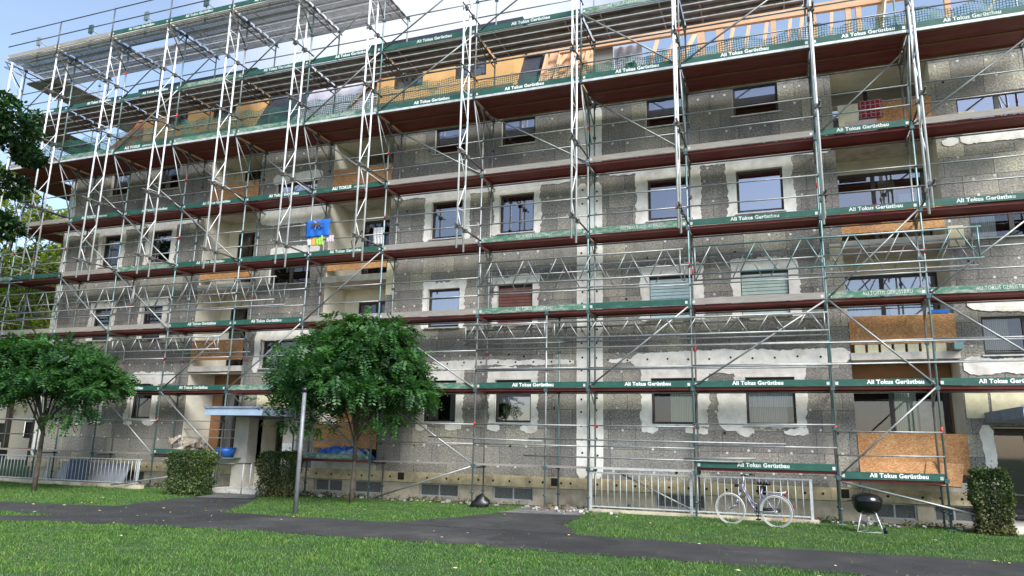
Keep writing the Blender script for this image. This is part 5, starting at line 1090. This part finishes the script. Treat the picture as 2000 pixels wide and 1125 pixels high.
q = MB(); r_ = random.Random(14); vs = []
for j in range(7):
    for i in range(12):
        a = 2*PI*i/12; rad = [.24,.27,.25,.19,.12,.06,.015][j]*r_.uniform(.75,1.2); vs.append((-7.35+math.cos(a)*rad+.03*j*(.3), -1.35+math.sin(a)*rad*.7, [0,.06,.13,.2,.26,.31,.34][j]*r_.uniform(.94,1.05)))
q.add(vs, [(j*12+i, j*12+(i+1)%12, (j+1)*12+(i+1)%12, (j+1)*12+i) for j in range(6) for i in range(12)], 0, True); top('black_rubbish_bag', q, M['black'], 'crumpled black rubbish bag on the lawn at the foot of a scaffold tube', 'bag')
q = MB(); q.torus((-3.72,-.55,.12), .06, .025, (.2,1,.1), 16, 6); q.box(-3.76,-3.64,-.58,-.5,.07,.1); q.tube((-4.6,-.62,.1),(-3.8,-.6,.09),.022,6); top('drain_pipe_piece', q, M['darktube'], 'short dark pipe piece lying behind the right railing', 'pipe')
for i, (x, y, s_, lb) in enumerate(((-8.9,-.6,.14,'brown clod of earth near the cellar window left of the black bag'), (-5.7,-.85,.1,'small dark stone heap by the paved path at the wall'), (-5.3,-.7,.12,'dark broken stones beside the paved path, nearest the railing'))):
    q = MB(); r_ = random.Random(i); vs = []
    for j in range(5):
        for k in range(9): a = 2*PI*k/9; rad = s_*[1,1.05,.8,.5,.05][j]*r_.uniform(.7,1.25); vs.append((x+math.cos(a)*rad, y+math.sin(a)*rad*.7, s_*[0,.35,.75,1.05,1.2][j]))
    q.add(vs, [(j*9+k, j*9+(k+1)%9, (j+1)*9+(k+1)%9, (j+1)*9+k) for j in range(4) for k in range(9)]); top('earth_clod', q, bpy.data.materials['bare_soil'], lb, 'stone')
q = MB()
for i in range(4): q.add([], []); q.tube((-12.35+i*.02, -.25, 7.25), (-12.05-i*.12, -.2, 7.95-.1*i), .016, 5)
q.tube((-12.05,-.2,7.95),(-11.75,-.25,7.2),.018,5); top('folding_easel', q, M['black'], 'black folded clothes stand left of the white towel in the loggia', 'stand')

# ------------------------------------------------------------------ camera, light, sky
cam = bpy.data.cameras.new('camera'); cam.sensor_width = 36; cam.lens = 1430.1157/2000*36; cam.clip_end = 2000; cam.clip_start = .05
co = bpy.data.objects.new('camera', cam); COL.objects.link(co)
Rr = Vector((0.93794347, 0.34614198, 0.0211607)); Uu = Vector((0.05286102, -0.20301063, 0.97774864)); Ff = Vector((-0.3427357, 0.91595437, 0.20870992))
mw = Matrix(((Rr.x, Uu.x, -Ff.x, 0), (Rr.y, Uu.y, -Ff.y, -19.0307), (Rr.z, Uu.z, -Ff.z, 1.5663), (0,0,0,1))); co.matrix_world = mw; sc.camera = co
SUN_AZ, SUN_EL = math.radians(130), math.radians(40)      # azimuth from +Y towards +X
sd_ = Vector((math.sin(SUN_AZ)*math.cos(SUN_EL), math.cos(SUN_AZ)*math.cos(SUN_EL), math.sin(SUN_EL)))
sl = bpy.data.lights.new('sun', 'SUN'); sl.energy = 2.7; sl.angle = math.radians(34); sl.color = (1, .985, .96); so = bpy.data.objects.new('sun', sl); COL.objects.link(so); so.rotation_euler = sd_.to_track_quat('Z', 'Y').to_euler()
wd = bpy.data.worlds.new('World'); sc.world = wd; wd.use_nodes = True; t = wd.node_tree; bg_ = t.nodes['Background']
sk = N(t, 'ShaderNodeTexSky'); sk.sky_type = 'NISHITA'; sk.sun_disc = False; sk.sun_elevation = SUN_EL; sk.sun_rotation = SUN_AZ; sk.dust_density = .8; sk.air_density = 1.0; sk.ozone_density = 1.2
co_ = N(t, 'ShaderNodeTexCoord'); mp = N(t, 'ShaderNodeMapping'); mp.inputs['Scale'].default_value = (1, 1, 2.2); t.links.new(co_.outputs['Generated'], mp.inputs['Vector'])
cf = noise(t, 2.3, 7, .55, mp.outputs[0], .3); cl_ = ramp(t, cf, [(.56, (0,0,0)), (.76, (1,1,1))])
# bank of bright cloud around the hidden sun
dp = N(t, 'ShaderNodeVectorMath', operation='DOT_PRODUCT'); t.links.new(co_.outputs['Generated'], dp.inputs[0]); dp.inputs[1].default_value = Vector((-.42,.78,.62)).normalized()
gl = ramp(t, dp.outputs['Value'], [(.955, (0,0,0)), (1., (1,1,1))]); msk = maths(t, 'MINIMUM', maths(t, 'ADD', maths(t, 'ADD', maths(t, 'MULTIPLY', cl_, .6), .16), gl), 1.)
t.links.new(mix(t, msk, sk.outputs[0], (3.9,4.1,4.5)), bg_.inputs[0]); bg_.inputs[1].default_value = .108
vs_ = sc.view_settings; vs_.view_transform = 'Standard'; vs_.look = 'None'; vs_.exposure = EXPOSURE; vs_.gamma = 1
